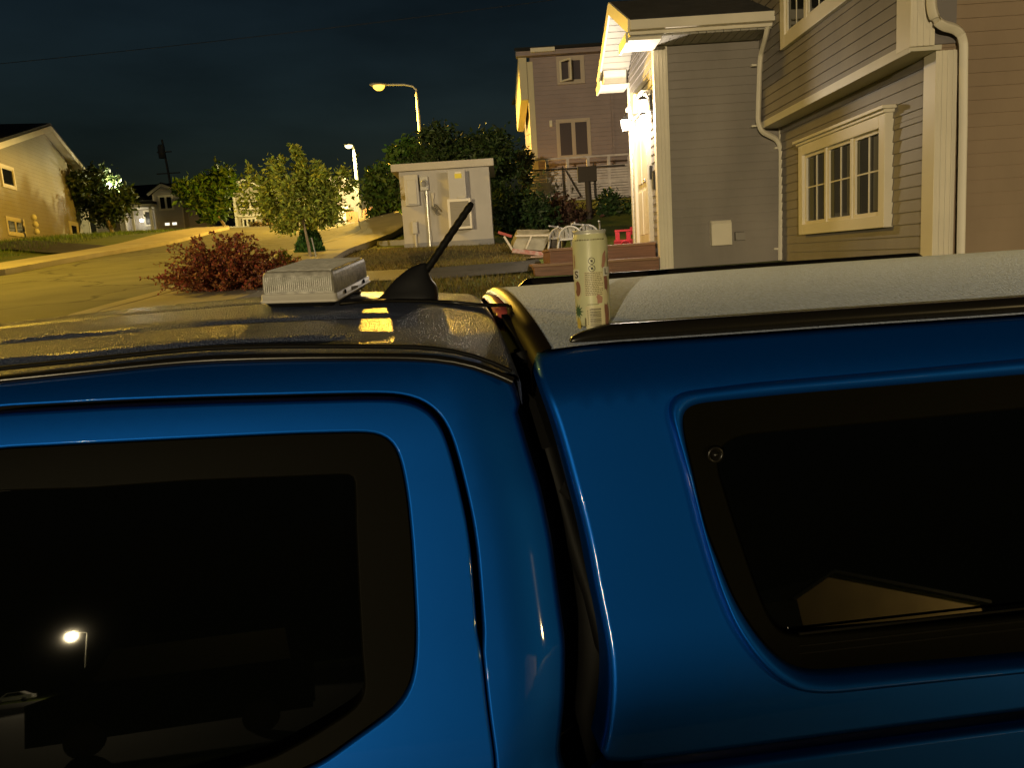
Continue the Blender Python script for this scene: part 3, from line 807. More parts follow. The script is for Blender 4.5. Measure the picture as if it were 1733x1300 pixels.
shingle = mat('roof_shingle', (0.035, 0.035, 0.038), 0.9, var=0.3, vscale=5, bump=0.01, bscale=30)

# ------------------------------------------------------------------ the near house
house = thing('grey_house', 'two storey house with grey horizontal siding and white trim right behind the truck', 'house', (3, 9, 1.7))
X2, Y3, Y1, XO = 3.57, 6.5, 10.1, 3.33
mb = MB()
siding(mb, (2.03, Y1), (X2, Y1), 1.2, 4.62, (0, -1)); mb.build('front_siding', sid, house)
WY0, WY1, WZ0, WZ1 = 7.30, 9.14, 2.205, 2.985   # opening of the kitchen window
mb = MB()
for (a, b, z0, z1) in ((Y3, Y1, 1.2, WZ0), (Y3, Y1, WZ1, 3.5), (Y3, WY0, WZ0, WZ1), (WY1, Y1, WZ0, WZ1)):
    siding(mb, (X2, b), (X2, a), z0, z1, (-1, 0))
mb.build('side_siding', sid, house)
mb = MB(); siding(mb, (XO, 10.6), (XO, Y3 - 0.06), 3.475, 7.4, (-1, 0))
mb.build('upper_siding', sid, house)
mb = MB(); siding(mb, (X2 + 0.02, Y3), (10.5, Y3), 1.0, 7.4, (0, -1)); mb.build('end_siding', mat('warm_lit_siding', (0.29, 0.215, 0.15), 0.55, var=0.13, vscale=2.2, bump=0.0014, bscale=30, stretch=(1, 1, 0.35), detail=6), house)  # same grey siding, with the warmer light on this wall tinted into its colour
# solid core so nothing shows through
mb = MB(); mb.box(X2 + 0.12, 10.45, Y3 + 0.03, 14.5, 0.8, 7.4); mb.box(XO + 0.03, X2 + 0.13, Y3 - 0.03, 14.4, 3.49, 7.4)
mb.box(2.06, X2 + 0.1, Y1 + 0.03, 12.1, 0.9, 4.6); mb.build('house_core', mat('core_grey', (0.2, 0.18, 0.18), 0.8), house)
mb = MB(); mb.box(XO - 0.012, X2, Y3 - 0.06, 10.5, 3.44, 3.478); mb.box(XO - 0.022, XO - 0.012, Y3 - 0.07, 10.1, 3.43, 3.51)
mb.build('overhang_soffit', mat('cream_trim', (0.62, 0.58, 0.48), 0.5, var=0.06, vscale=3), house)
# corner boards with flutes
def corner_board(x, y, z0, z1, wl, wf, name='corner_board'):
    m1 = MB(); m1.box(x - 0.024, x - 0.0015, y - 0.026, y + wl, z0, z1); m1.box(x - 0.0015, x + wf, y - 0.026, y - 0.0015, z0, z1)
    for k in range(3):
        xx = x + 0.012 + (wf - 0.02) * (k + 0.5) / 3; m1.box(xx - 0.009, xx + 0.009, y - 0.034, y - 0.026, z0, z1)
    return m1.build(name, white, house, bevel=0.003)
corner_board(2.03, Y1, 1.1, 4.56, 0.10, 0.15)
corner_board(X2, Y3, 0.9, 3.44, 0.16, 0.15)
corner_board(XO, Y3 - 0.06, 3.47, 7.4, 0.20, 0.17)
mb = MB(); mb.box(X2 - 0.02, X2 - 0.002, Y1 - 0.05, Y1 - 0.016, 1.2, 3.44); mb.build('inside_corner_trim', white, house)
# kitchen window, reading right to left along -y
kw = win(house, (X2, WY1, WZ0), (0, -1, 0), (-1, 0, 0), WY1 - WY0, WZ1 - WZ0, 0.115, 3, 0.085, 0.04, True, cornice=True, gm=mat('blind_pane', (0.03, 0.033, 0.03), 0.06, 0, 0.6, col2=(0.012, 0.013, 0.012), vscale=6, stretch=(1, 3, 0.2)))
m1 = MB()
for py in (1422, 1440): pass
for a in (9.0, 8.62, 8.45, 8.02, 7.85, 7.45):
    m1.box(X2 - 0.0285, X2 - 0.027, a - 0.06, a + 0.06, WZ0 + 0.05, WZ1 - 0.05)
m1.build('curtain', mat('curtain_cloth', (0.10, 0.10, 0.08), 0.8), kw)
win(house, (XO, 9.08, 4.29), (0, -1, 0), (-1, 0, 0), 1.75, 1.15, 0.13, 3, 0.06, 0.06, True)
# gutters and downspouts
def spout(pts, name='downspout', w=0.05):
    m1 = MB(); m1.tube(pts, w * 0.72, 4); o = m1.build(name, white, house, bevel=0.006); return o
def path(pts, r=0.06, n=5):
    pts = [V(p) for p in pts]; o = [pts[0]]
    for i in range(1, len(pts) - 1):
        a = (pts[i - 1] - pts[i]).normalized(); b = (pts[i + 1] - pts[i]).normalized()
        p0, p1 = pts[i] + a * r, pts[i] + b * r
        for k in range(n + 1): f = k / n; o.append(p0.lerp(pts[i], f).lerp(pts[i].lerp(p1, f), f))
    return o + [pts[-1]]
def pxp(px, py, y): return at_y(px, py, y)
s1 = [pxp(1300, 42, 9.62), pxp(1296, 62, 9.7), pxp(1288, 92, 9.95), pxp(1286, 112, 9.97), pxp(1283, 205, 9.97), pxp(1289, 222, 9.97), pxp(1316, 236, 10.02), pxp(1322, 252, 10.04), pxp(1322, 330, 10.04), pxp(1321, 440, 10.04)]
d1 = spout(path(s1, 0.05))
for px, py, yy in ((1276, 110, 10.03), (1276, 213, 10.03), (1315, 250, 10.06), (1314, 421, 10.06)):
    m1 = MB(); c = pxp(px, py, yy); m1.box(c.x - 0.03, c.x + 0.03, c.y - 0.01, c.y + 0.03, c.z - 0.012, c.z + 0.012)
    m1.build('strap', white, d1)
s2 = [pxp(1576, -40, 6.36), pxp(1577, 22, 6.36), pxp(1590, 42, 6.37), pxp(1620, 48, 6.40), pxp(1631, 66, 6.42), pxp(1630, 210, 6.44), pxp(1626, 420, 6.44), pxp(1625, 520, 6.44)]
spout(path(s2, 0.07), w=0.062)
# entrance bay: roof, gutter, gable facing left
RZ, RY, EZ = 5.31, 11.05, 4.66
XG = 1.64
mb = MB()
mb.obox((XG, 9.58, EZ), (2.2, 0, 0), (0, RY - 9.58, RZ - EZ), (0, -0.02, 0.04)); mb.obox((XG, 12.52, EZ), (2.2, 0, 0), (0, RY - 12.52, RZ - EZ), (0, 0.02, 0.04))
mb.build('entrance_roof', shingle, house)
mb = MB(); mb.box(XG, 3.36, 9.52, 9.60, EZ - 0.09, EZ + 0.02); mb.box(XG, 3.36, 9.60, 9.63, EZ - 0.13, EZ + 0.0)
mb.build('gutter', white, house, bevel=0.008)
soff = mat('vented_soffit', (0.36, 0.34, 0.30), 0.5)
mb = MB()
for k in range(17): mb.box(XG + 0.02 + 0.1 * k, XG + 0.02 + 0.1 * k + 0.092, 9.63, Y1, EZ - 0.15, EZ - 0.13 )
mb.box(XG + 0.02, 3.36, 9.63, Y1, EZ - 0.128, EZ - 0.12)
mb.build('soffit', soff, house)
mb = MB()   # rake boards and the sloped soffit under the gable overhang
for (ya, yb) in ((9.56, RY), (12.54, RY)):
    mb.bar((XG - 0.012, ya, EZ - 0.04), (XG - 0.012, yb, RZ - 0.04), 0.024, 0.15)
mb.build('rake_board', white, house)
mb = MB()
for (ya, yb) in ((9.66, RY), (12.44, RY)):
    n = 12
    for k in range(n):
        f0, f1 = k / n, (k + 0.9) / n
        a = V((XG + 0.005, ya + (yb - ya) * f0, EZ - 0.07 + (RZ - EZ) * f0)); b = V((XG + 0.005, ya + (yb - ya) * f1, EZ - 0.07 + (RZ - EZ) * f1))
        mb.obox(a, (0.4, 0, 0), b - a, (0, 0, -0.012))
    mb.obox((XG + 0.005, ya, EZ - 0.062), (0.4, 0, 0), (0, yb - ya, RZ - EZ), (0, 0, 0.006))
mb.build('rake_soffit', soff, house)
for (y0, y1) in ((9.60, 10.12), (12.06, 12.52)):
    mb = MB()   # boxed eave return
    mb.box(XG - 0.02, 2.02, y0, y1, EZ - 0.19, EZ - 0.151); mb.box(XG - 0.05, XG - 0.02, y0 - 0.03, y1, EZ - 0.22, EZ - 0.10)
    mb.box(XG + 0.02, 2.0, y0 + 0.05, y1 - 0.03, EZ - 0.151 + (0.0 if y0 < 10 else 0.0), EZ - 0.04 if y0 < 10 else EZ + 0.06)
    mb.build('eave_return', white, house, bevel=0.006)
mb = MB()
for (a, b, z0, z1) in ((Y1 + 0.1, 10.5, 1.2, 4.6), (11.6, 12.1, 1.2, 4.6), (10.5, 11.6, 4.05, 4.6)):
    siding(mb, (2.03, b), (2.03, a), z0, z1, (-1, 0))
n = 14
for k in range(n):
    f0 = k / n; z0_, z1_ = 4.6 + 0.60 * f0, 4.6 + 0.60 * (k + 1) / n; wdt = 1.0 * (1 - (k + 0.5) / n)
    siding(mb, (2.03, RY + wdt), (2.03, RY - wdt), z0_, z1_, (-1, 0))
mb.build('entrance_siding', sid, house)
mb = MB(); mb.box(2.005, 2.03, 12.0, 12.12, 1.2, 4.5); mb.build('corner_board', white, house)
# front door and its surround
mb = MB(); mb.box(2.0, 2.03, 10.62, 11.48, 2.14, 3.86)
door = mb.build('front_door', white, house)
m1 = MB()
for (a, b) in ((10.70, 11.02), (11.08, 11.40)):
    for (z0, z1) in ((2.25, 2.85), (2.95, 3.75)): m1.box(1.985, 2.0, a, b, z0, z1)
m1.build('door_panel', white, door, bevel=0.006)
m1 = MB(); m1.lathe([(0, -0.02), (0.028, -0.012), (0.028, 0.012), (0.012, 0.03), (0.012, 0.06), (0, 0.06)], (1.955, 10.68, 2.95), 12, (1, 0, 0)); m1.build('handle', chrome, door)
mb = MB()
mb.box(1.96, 2.028, 10.50, 10.62, 2.14, 3.88); mb.box(1.96, 2.028, 11.48, 11.60, 2.14, 3.88); mb.box(1.965, 2.028, 10.62, 11.48, 3.86, 3.9)
mb.box(1.93, 2.028, 10.46, 11.64, 3.90, 4.02); mb.box(1.90, 2.028, 10.42, 11.68, 4.02, 4.07)
mb.prism([(1.94, 10.95, 3.88), (1.94, 11.15, 3.88), (1.94, 11.19, 4.12), (1.94, 10.91, 4.12)], (-0.05, 0, 0))
mb.build('door_surround', white, house, bevel=0.005)
mb = MB(); mb.box(1.93, 2.028, 10.50, 11.60, 2.06, 2.135); mb.build('threshold', mat('brown_stain', (0.16, 0.075, 0.045), 0.55, var=0.2, vscale=9, stretch=(1, 6, 6)), house)
for (a, b, c, d) in ((10.44, 10.49, 2.95, 3.12), (10.25, 10.31, 2.80, 3.02)): mb = MB(); mb.box(1.985, 2.018, a, b, c, d); mb.build('door_bell', mat('dark_plate', (0.03, 0.03, 0.03), 0.4), house)
# wall vents
m1 = MB(); m1.prism([(2.66, 10.086, 2.03), (2.66, 9.99, 2.03), (2.66, 10.0, 2.30), (2.66, 10.03, 2.345), (2.66, 10.086, 2.345)], (0.255, 0, 0))
vh = m1.build('vent_hood', white, house, bevel=0.008)
m1 = MB(); m1.prism([(2.97, 10.086, 2.08), (2.97, 10.0, 2.08), (2.97, 10.03, 2.18), (2.97, 10.086, 2.19)], (0.12, 0, 0)); m1.build('dryer_vent', mat('grey_vent', (0.30, 0.28, 0.26), 0.5), house, bevel=0.004)
# porch lanterns
lamp_m = mat('lantern_glow', (1, 1, 1), 0.3, emit=(1.0, 0.80, 0.52), estr=9.0)
lant_m = mat('lantern_black', (0.02, 0.02, 0.02), 0.4)
for i, yy in enumerate((10.34, 11.74)):
    zc = 3.86
    m1 = MB(); m1.box(1.985, 2.016, yy - 0.04, yy + 0.04, zc - 0.06, zc + 0.12)
    m1.tube([(1.985, yy, zc + 0.10), (1.95, yy, zc + 0.17), (1.905, yy, zc + 0.15), (1.90, yy, zc + 0.11)], 0.008, 6)
    m1.lathe([(0.0, 0.12), (0.03, 0.115), (0.075, 0.075), (0.078, 0.068), (0, 0.068)], (1.90, yy, zc), 6)
    m1.lathe([(0.0, -0.105), (0.045, -0.10), (0.05, -0.088), (0, -0.088)], (1.90, yy, zc), 6)
    for k in range(6):
        a = 2 * PI * k / 6; m1.bar((1.90 + 0.048 * math.cos(a), yy + 0.048 * math.sin(a), zc - 0.09), (1.90 + 0.072 * math.cos(a), yy + 0.072 * math.sin(a), zc + 0.07), 0.007, 0.007)
    pl = m1.build('porch_lantern', lant_m, house)
    m2 = MB(); m2.lathe([(0.0, -0.086), (0.044, -0.086), (0.068, 0.066), (0, 0.066)], (1.90, yy, zc), 6, smooth=False); m2.build('lantern_glass', lamp_m, pl)
    light('lantern_light', (1.80, yy + 0.02, zc - 0.01), 95, (1.0, 0.86, 0.68), 0.04, pl)
# ------------------------------------------------------------------ steps
wood = mat('stained_wood', (0.22, 0.105, 0.065), 0.5, var=0.25, vscale=7, stretch=(0.4, 6, 6), bump=0.003, bscale=30)
woodl = mat('stained_wood_tread', (0.30, 0.17, 0.10), 0.5, var=0.25, vscale=7, stretch=(0.4, 6, 6))
steps = thing('porch_steps', 'brown stained wooden porch steps below the white front door', 'steps', (1.2, 11, 1.8))
mb = MB(); mb.box(0.60, 1.985, 10.24, 11.95, 1.93, 2.095); mb.box(0.38, 1.985, 10.03, 11.95, 1.60, 1.905); mb.build('riser', wood, steps, bevel=0.005)
mb = MB(); mb.box(0.58, 1.985, 10.215, 11.95, 2.0955, 2.13)
for k in range(1): mb.box(0.36, 1.985, 10.005, 10.2395, 1.9055, 1.94)
mb.box(0.36, 0.599, 10.24, 11.95, 1.9055, 1.94)
mb.build('tread', woodl, steps, bevel=0.006)
# ------------------------------------------------------------------ utility kiosk
KY = 15.5
kiosk = thing('utility_kiosk', 'beige utility kiosk with an electricity meter on a grey concrete base', 'kiosk', (-1.05, KY + 0.8, 2.4))
stucco = mat('beige_stucco', (0.52, 0.48, 0.41), 0.85, var=0.06, vscale=3, bump=0.004, bscale=120)
concm = mat('grey_concrete', (0.30, 0.29, 0.28), 0.9, var=0.15, vscale=4, bump=0.006, bscale=50)
def K(px, py): return at_y(px, py, KY)
kl, kr = -1.93, -0.18
mb = MB(); mb.box(kl, kr, KY, KY + 1.5, 2.46, 3.86); mb.build('kiosk_wall', stucco, kiosk)
mb = MB(); mb.box(kl - 0.012, kr + 0.012, KY - 0.012, KY + 1.512, 1.9, 2.47); mb.build('base', concm, kiosk)
mb = MB()
mb.prism([(kl - 0.13, KY - 0.13, 3.845), (kr + 0.10, KY - 0.13, 3.845), (kr + 0.10, KY + 1.62, 3.80), (kl - 0.13, KY + 1.62, 3.80)], (0, 0, 0.135)); mb.build('kiosk_roof', stucco, kiosk, bevel=0.008)
beige = mat('beige_metal', (0.52, 0.49, 0.43), 0.5, var=0.05, vscale=5)
def kbox(px0, py0, px1, py1, d, name, m, par=kiosk, inset=0.0, bevel=0.006):
    a = K((px0 + px1) / 2, (py0 + py1) / 2); w = (px1 - px0) / F * KY * 1.0; h = (py1 - py0) / F * KY
    m1 = MB(); m1.box(a.x - w / 2, a.x + w / 2, KY - d, KY - inset, a.z - h / 2, a.z + h / 2); return m1.build(name, m, par, bevel=bevel)
pn = kbox(686, 298, 709, 347, 0.10, 'left_panel', beige); kbox(690, 306, 706, 345, 0.115, 'panel_door', beige, pn, 0.1)
pn['label'] = 'narrow beige wall cabinet left of the meter'
pn.name = 'wall_cabinet'
mt = kbox(711.5, 300, 725, 322, 0.09, 'meter_box', mat('meter_grey', (0.42, 0.41, 0.38), 0.4), kiosk)
c = K(718.4, 310.6); m1 = MB(); m1.lathe([(0, 0.06), (0.05, 0.058), (0.068, 0.03), (0.072, 0.0)], (c.x, KY - 0.09, c.z), 24, (0, -1, 0)); md = m1.build('meter_dial', mat('meter_glass', (0.5, 0.5, 0.48), 0.1), mt)
m1 = MB(); m1.lathe([(0.05, 0.061), (0.036, 0.0625), (0, 0.0625)], (c.x, KY - 0.09, c.z - 0.005), 24, (0, -1, 0)); m1.build('dial_plate', mat('dial_dark', (0.12, 0.11, 0.1), 0.4), md)
def kpipe(pts, r, name, m=beige, d=0.04):
    m1 = MB(); m1.tube([V((K(*p).x, KY - d, K(*p).z)) for p in pts], r, 8); return m1.build(name, m, kiosk)
kpipe([(721.8, 323), (725, 370), (729, 421)], 0.028, 'conduit', mat('galvanised_pipe', (0.62, 0.62, 0.56), 0.3, 0.6))
kpipe([(717.5, 327), (719, 338), (730, 400), (731, 408)], 0.012, 'thin_conduit')
kpipe([(732, 326), (733, 338), (733.5, 350)], 0.014, 'bell_wire'); kbox(730.5, 326, 735, 336, 0.05, 'junction_box', beige)
c = K(736, 351); m1 = MB()
for k in range(4): m1.tube([(c.x + 0.02 * k + 0.055 * math.cos(a), KY - 0.03 - 0.01 * k, c.z - 0.03 * k + 0.055 * math.sin(a)) for a in [2 * PI * i / 14 for i in range(13)]], 0.011, 6)
m1.build('cable_coil', mat('coil_grey', (0.16, 0.15, 0.13), 0.6), kiosk)
kbox(698, 375, 707.5, 396, 0.09, 'pedestal_box', beige, bevel=0.02); kpipe([(704, 395), (706, 423)], 0.026, 'pedestal_pipe', d=0.05)
kbox(788, 291, 794, 337, 0.05, 'side_strip', beige)
cb = kbox(761, 291.5, 789, 337, 0.30, 'upper_cabinet', mat('cabinet_grey', (0.46, 0.44, 0.41), 0.5))
yl = kbox(771, 296.5, 782.4, 304, 0.3025, 'warning_sticker', mat('yellow_sticker', (0.75, 0.62, 0.03), 0.5), cb, 0.3, 0); kbox(771.5, 293.5, 781.5, 296.2, 0.3025, 'white_sticker', white, cb, 0.3, 0)
kbox(776, 334.5, 789, 337.5, 0.32, 'cabinet_lip', beige, cb, 0.30)
lc = kbox(760.5, 339, 798.5, 387.5, 0.30, 'lower_cabinet', white); kbox(764.5, 343.5, 795, 383.5, 0.304, 'cabinet_louvre', mat('louvre_grey', (0.33, 0.31, 0.28), 0.6, wave=0.03), lc, 0.29, 0)
# low concrete sill left of the kiosk
mb = MB(); a = G(636, 418); mb.box(a.x, a.x + 0.85, a.y + 0.2, a.y + 0.65, a.z - 0.3, a.z + 0.13)
tag(mb.build('concrete_slab', concm, bevel=0.02), 'low grey concrete slab on the earth beside the kiosk', 'slab')

# ------------------------------------------------------------------ street lamps
pole_m = mat('lamp_pole', (0.62, 0.62, 0.56), 0.4, 0.2)
def lamp(name, label, base, top, head, r, col, power, estr, hr, group, spot=None, aim=None):
    base, top, head = V(base), V(top), V(head)
    t = thing(name, label, 'street lamp', base, group)
    m1 = MB(); m1.tube([base - V((0, 0, 0.5)), base.lerp(top, 0.5), top], [r, r * 0.85, r * 0.65], 10); m1.build('pole', pole_m, t)
    m1 = MB(); d = head - top; rise = V((0, 0, max(0.1, d.z)))
    pts = [top, top + rise * 0.5, top + rise * 0.85 + d * 0.08, top + V((d.x * 0.3, d.y * 0.3, d.z * 1.05 + 0.03)), top + V((d.x * 0.6, d.y * 0.6, d.z + 0.05)), head + V((0, 0, 0.04))]
    m1.tube(pts, r * 0.5, 8); m1.build('arm', pole_m, t)
    hx = V((d.x, d.y, 0)).normalized()
    m1 = MB(); rings = []
    for f, w in ((-0.5, 0.04), (-0.35, 0.09), (0, 0.14), (0.3, 0.13), (0.45, 0.06)):
        cpt = head + hx * f * 1.6 * hr / 0.25 * 0.5 + V((0, 0, 0.05)); sx = V((-hx.y, hx.x, 0))
        rings.append([cpt + sx * w * math.cos(a) + V((0, 0, w * 0.6 * math.sin(a))) for a in [2 * PI * k / 12 for k in range(12)]])
    m1.loft(rings, True, True); m1.add(rings[0], [tuple(range(12))]); m1.add(rings[-1], [tuple(range(12))]); h = m1.build('lamp_head', mat('lamp_housing', (0.3, 0.3, 0.28), 0.5), t, recalc=True)
    m1 = MB(); m1.lathe([(0, -hr * 0.75), (hr * 0.5, -hr * 0.65), (hr * 0.85, -hr * 0.35), (hr, 0.0), (0, 0.0)], head + V((0, 0, -0.0)), 16)
    m1.build('lens', mat('lamp_glow_' + name + str(int(estr)), (1, 1, 1), 0.3, emit=col, estr=estr), h)
    ll = light('lamp_light', head + V((0, 0, -hr - 0.1)), power, col, hr, t, spot)
    if aim: ll.data.shadow_soft_size = 0.5; ll.rotation_euler = (V(aim) - head).to_track_quat('-Z', 'Y').to_euler(); light('lamp_light', head + V((0, 0, -hr - 0.1)), 14000, col, hr, t)
    return t
b1 = at_y(716, 268, 34); b1.z = terr(b1.x, b1.y)
bb = at_y(727, 372, 34)
lamp('street_lamp', 'tall street lamp with a curved arm and yellow glow above the dark trees', (at_y(720, 330, 34).x, 34, terr(-3.1, 34)), at_y(704.5, 158, 34), at_y(641, 145, 33.6), 0.085, (1.0, 0.56, 0.06), 9000, 1.9, 0.26, 'street lamps along the road', (179, 0.1))
lamp('street_lamp', 'straight pale street lamp beside the brown fence at the end of the road', (at_y(612, 383, 55).x, 55, terr(-9.7, 55) - 0.1), at_y(599, 253, 55), at_y(590, 246, 54.6), 0.16, (1.0, 0.82, 0.34), 9500, 8, 0.26, 'street lamps along the road', (179, 0.1))
lamp('street_lamp', 'street lamp on the far pavement just outside the left edge of the view', (-13.6, 12.0, terr(-13.6, 12)), (-13.6, 12.0, 9.0), (-11.9, 12.1, 9.2), 0.085, (1.0, 0.60, 0.05), 3900, 8, 0.26, 'street lamps along the road', (162, 0.35))

# ------------------------------------------------------------------ far houses
tan_m = mat('neighbour_siding', (0.34, 0.27, 0.28), 0.7, var=0.08, vscale=1.5, wave=0.16)
nb = thing('tall_house', 'tall narrow taupe house with an open upper window behind the kiosk', 'house', (4, 33, 4.5))
NY = 30.0
def nwall(px0, py0, px1, py1, y):
    a, b = at_y(px0, py0, y), at_y(px1, py1, y); return a, b
xl = at_y(899, 150, NY).x
mb = MB(); mb.box(xl, 9.0, NY, NY + 9, 3.6, 9.42); mb.build('wall', tan_m, nb)
mb = MB(); mb.box(xl - 0.12, xl + 0.10, NY - 0.03, NY + 0.25, 3.6, 9.2); mb.build('corner_board', mat('cream_board', (0.62, 0.56, 0.40), 0.6), nb)
zt, zb_ = at_y(885, 95, NY).z, at_y(885, 170, NY).z
mb = MB(); mb.box(xl - 0.42, xl - 0.12, NY - 0.10, NY + 7, zb_, zt); mb.build('overhang', MATS['cream_board'], nb, bevel=0.02)
mb = MB(); mb.box(xl - 0.5, 9.3, NY - 0.35, NY - 0.02, 9.34, 9.50); mb.build('fascia', tan_m, nb)
ga, gb_ = at_y(898, 93, NY - 0.4), at_y(939, 89, NY - 0.4)
mb = MB(); mb.box(ga.x, gb_.x, NY - 0.48, NY - 0.34, 9.42, 9.56); mb.build('gutter', white, nb)
mb = MB(); mb.prism([(xl - 0.55, NY - 0.4, 9.52), (9.4, NY - 0.4, 9.52), (9.4, NY + 4.6, 10.6), (xl + 0.4, NY + 4.6, 10.6)], (0, 0, 0.1)); mb.prism([(xl - 0.55, NY + 9.4, 9.52), (9.4, NY + 9.4, 9.52), (9.4, NY + 4.6, 10.6), (xl + 0.4, NY + 4.6, 10.6)], (0, 0, 0.1)); mb.build('roof', mat('black_shingle', (0.012, 0.012, 0.013), 0.9), nb)
def pwin(par, px0, py0, px1, py1, y, **k):
    a, b = at_y(px0, py1, y), at_y(px1, py0, y); q = at_y((px0 + px1) / 2, (py0 + py1) / 2, y)
    w, h = (px1 - px0) / F * y * 0.985, (py1 - py0) / F * y * 0.985
    return win(par, (q.x - w / 2, y - 0.001, q.z - h / 2), (1, 0, 0), (0, -1, 0), w, h, **k)
npane = mat('dusky_pane', (0.10, 0.085, 0.10), 0.15); ntrim = mat('dusky_trim', (0.50, 0.42, 0.36), 0.6)
w1 = pwin(nb, 948, 102, 983, 135, NY, cas=0.12, panes=2, proud=0.06, mid=0.1, gm=npane, fm=ntrim)
m1 = MB(); q = at_y(956, 118, NY - 0.25); 
for (x0, x1, z0, z1) in ((-0.2, -0.14, -0.38, 0.38), (0.14, 0.2, -0.38, 0.38), (-0.14, 0.14, -0.38, -0.32), (-0.14, 0.14, 0.32, 0.38)): m1.obox((q.x + x0 + 0.02, NY - 0.08 - (0.2 + x0) * 0.9, q.z + z0), (x1 - x0, -(x1 - x0) * 0.9, 0), (0, 0, z1 - z0), (0.02, 0.03, 0))
m1.build('open_sash', white, w1)
pwin(nb, 947, 207, 995, 262, NY, cas=0.10, panes=2, proud=0.06, mid=0.07, gm=npane, fm=ntrim)
m1 = MB(); q = at_y(932, 209, NY); m1.box(q.x - 0.05, q.x + 0.05, NY - 0.12, NY, q.z - 0.12, q.z + 0.1); m1.build('wall_light', white, nb)
q = at_y(1037, 200, NY); m1 = MB(); m1.box(q.x - 0.05, q.x + 0.05, NY - 0.08, NY - 0.001, 3.8, 8.7); m1.build('downspout', tan_m, nb)
# raised deck
DY = 28.4
deck = thing('raised_deck', 'pale raised deck with railing and slatted skirt against the tall taupe house', 'deck', (3.4, DY, 4.5))
dl, dr = at_y(892, 300, DY).x, at_y(1066, 300, DY).x
zr, zf, zd = at_y(960, 266, DY).z, at_y(960, 282, DY).z, at_y(960, 336, DY).z
dkm = mat('weathered_deck', (0.72, 0.64, 0.64), 0.8, var=0.2, vscale=4)
mb = MB(); mb.box(dl, dr, DY - 0.05, DY + 0.05, zr - 0.06, zr); mb.build('railing', dkm, deck)
mb = MB(); mb.box(dl, dr, DY - 0.04, NY - 0.05, zf - 0.62, zf - 0.50); mb.build('deck_floor', dkm, deck)
for i in range(6):
    x = dl + (dr - dl) * i / 5; m1 = MB(); m1.box(x - 0.05, x + 0.05, DY - 0.07, DY - 0.051, zd - 1.5, zr - 0.005); m1.box(x - 0.05, x + 0.05, DY + 0.051, DY + 0.1, zd - 1.5, zr - 0.1); m1.build('post', dkm, deck)
mb = MB()
for i in range(13): z = zd - 0.1 + (zf - zd) * i / 12.0; mb.box(dl, dr, DY - 0.02, DY + 0.02, z, z + 0.075)
mb.build('slat_skirt', dkm, deck)
mb = MB(); q0, q1 = at_y(906, 322, DY - 0.3), at_y(994, 290, DY - 0.3)
mb.bar((q0.x + 1.0, DY - 0.3, zd), (q0.x + 1.0, DY - 0.3, zf), 0.05, 0.05); mb.bar((q0.x + 2.1, DY - 0.3, zd), (q0.x + 2.1, DY - 0.3, zf), 0.05, 0.05); mb.bar((q0.x, DY - 0.3, zf - 0.1), (q0.x + 3.2, DY - 0.3, zf - 0.1), 0.05, 0.05); mb.bar((q0.x + 1.6, DY - 0.32, zd), (q0.x + 1.1, DY - 0.32, zf - 0.15), 0.04, 0.04)
tag(mb.build('swing_frame', mat('dark_frame', (0.05, 0.04, 0.04), 0.7)), 'thin dark frame standing in front of the pale slatted deck', 'frame')
def post(px, y0, py0, py1, w, lab, nm, m):
    a, b = at_y(px, py0, y0), at_y(px + (py1 - py0) * 0.06, py1, y0); m1 = MB(); m1.tube([b - V((0, 0, 0.6)), b.lerp(a, 0.5), a], [w, w * 0.9, w * 0.8], 8)
    m1.box(a.x - w * 2.6, a.x + w * 2.6, y0 - w, y0 + w, a.z - 0.35, a.z + 0.02); return tag(m1.build(nm, m), lab, 'post')
post(993, 20, 283, 400, 0.09, 'dark wooden garden post in front of the pale deck', 'garden_post', mat('dark_post', (0.05, 0.04, 0.035), 0.8))

# house on the left, gable wall facing the road
olive_s = mat('cream_siding', (0.36, 0.335, 0.28), 0.7, var=0.05, vscale=1.2, wave=0.18)
lh = thing('gable_house', 'cream gable fronted house left of the road with a tree shadow on it', 'house', (-26, 40, 4.5))
A0, A1 = V((-21.0, 34, 0)), V((-23.85, 46, 0)); ax_ = (A1 - A0).normalized(); an = V((ax_.y, -ax_.x, 0))
if an.x < 0: an = -an
W_ = (A1 - A0).length; EZ_, PZ_ = 8.35, 9.95
def LP(s, z, o=0.0): p = A0 + ax_ * s + an * o; return V((p.x, p.y, z))
pk_s = W_ * 0.5
SL = -3.0; ZL = PZ_ + (EZ_ - PZ_) * (pk_s - SL) / pk_s
mb = MB(); mb.prism([LP(SL, 2.6), LP(W_, 3.2), LP(W_, EZ_), LP(pk_s, PZ_), LP(SL, ZL)], -an * 9.0); mb.build('wall', olive_s, lh)
PZ2 = at_y(47, 224, (LP(pk_s, 0)).y).z
mb = MB()
for s in (SL - 0.5, W_ + 0.45):
    zz = (EZ_ if s > 0 else ZL) - 0.10
    mb.obox(LP(s, zz, 0.45), LP(pk_s, PZ_ + 0.12, 0.45) - LP(s, zz, 0.45), -an * 10, V((0, 0, 0.14)))
mb.build('roof', shingle, lh)
mb = MB()
for s, e_ in ((SL - 0.5, ZL), (W_ + 0.45, EZ_)): mb.bar(LP(s, e_ - 0.22, 0.46), LP(pk_s, PZ_ + 0.0, 0.46), 0.03, 0.24); mb.bar(LP(s, e_ - 0.24, 0.23), LP(pk_s, PZ_ - 0.06, 0.23), 0.44, 0.03)
mb.build('rake_board', white, lh)
mb = MB(); mb.box(0, 0, 0, 0, 0, 0) if False else mb.obox(LP(W_ - 0.1, 3.2, 0.003), ax_ * 0.14, an * 0.03, V((0, 0, EZ_ - 3.4))); mb.build('corner_board', white, lh)
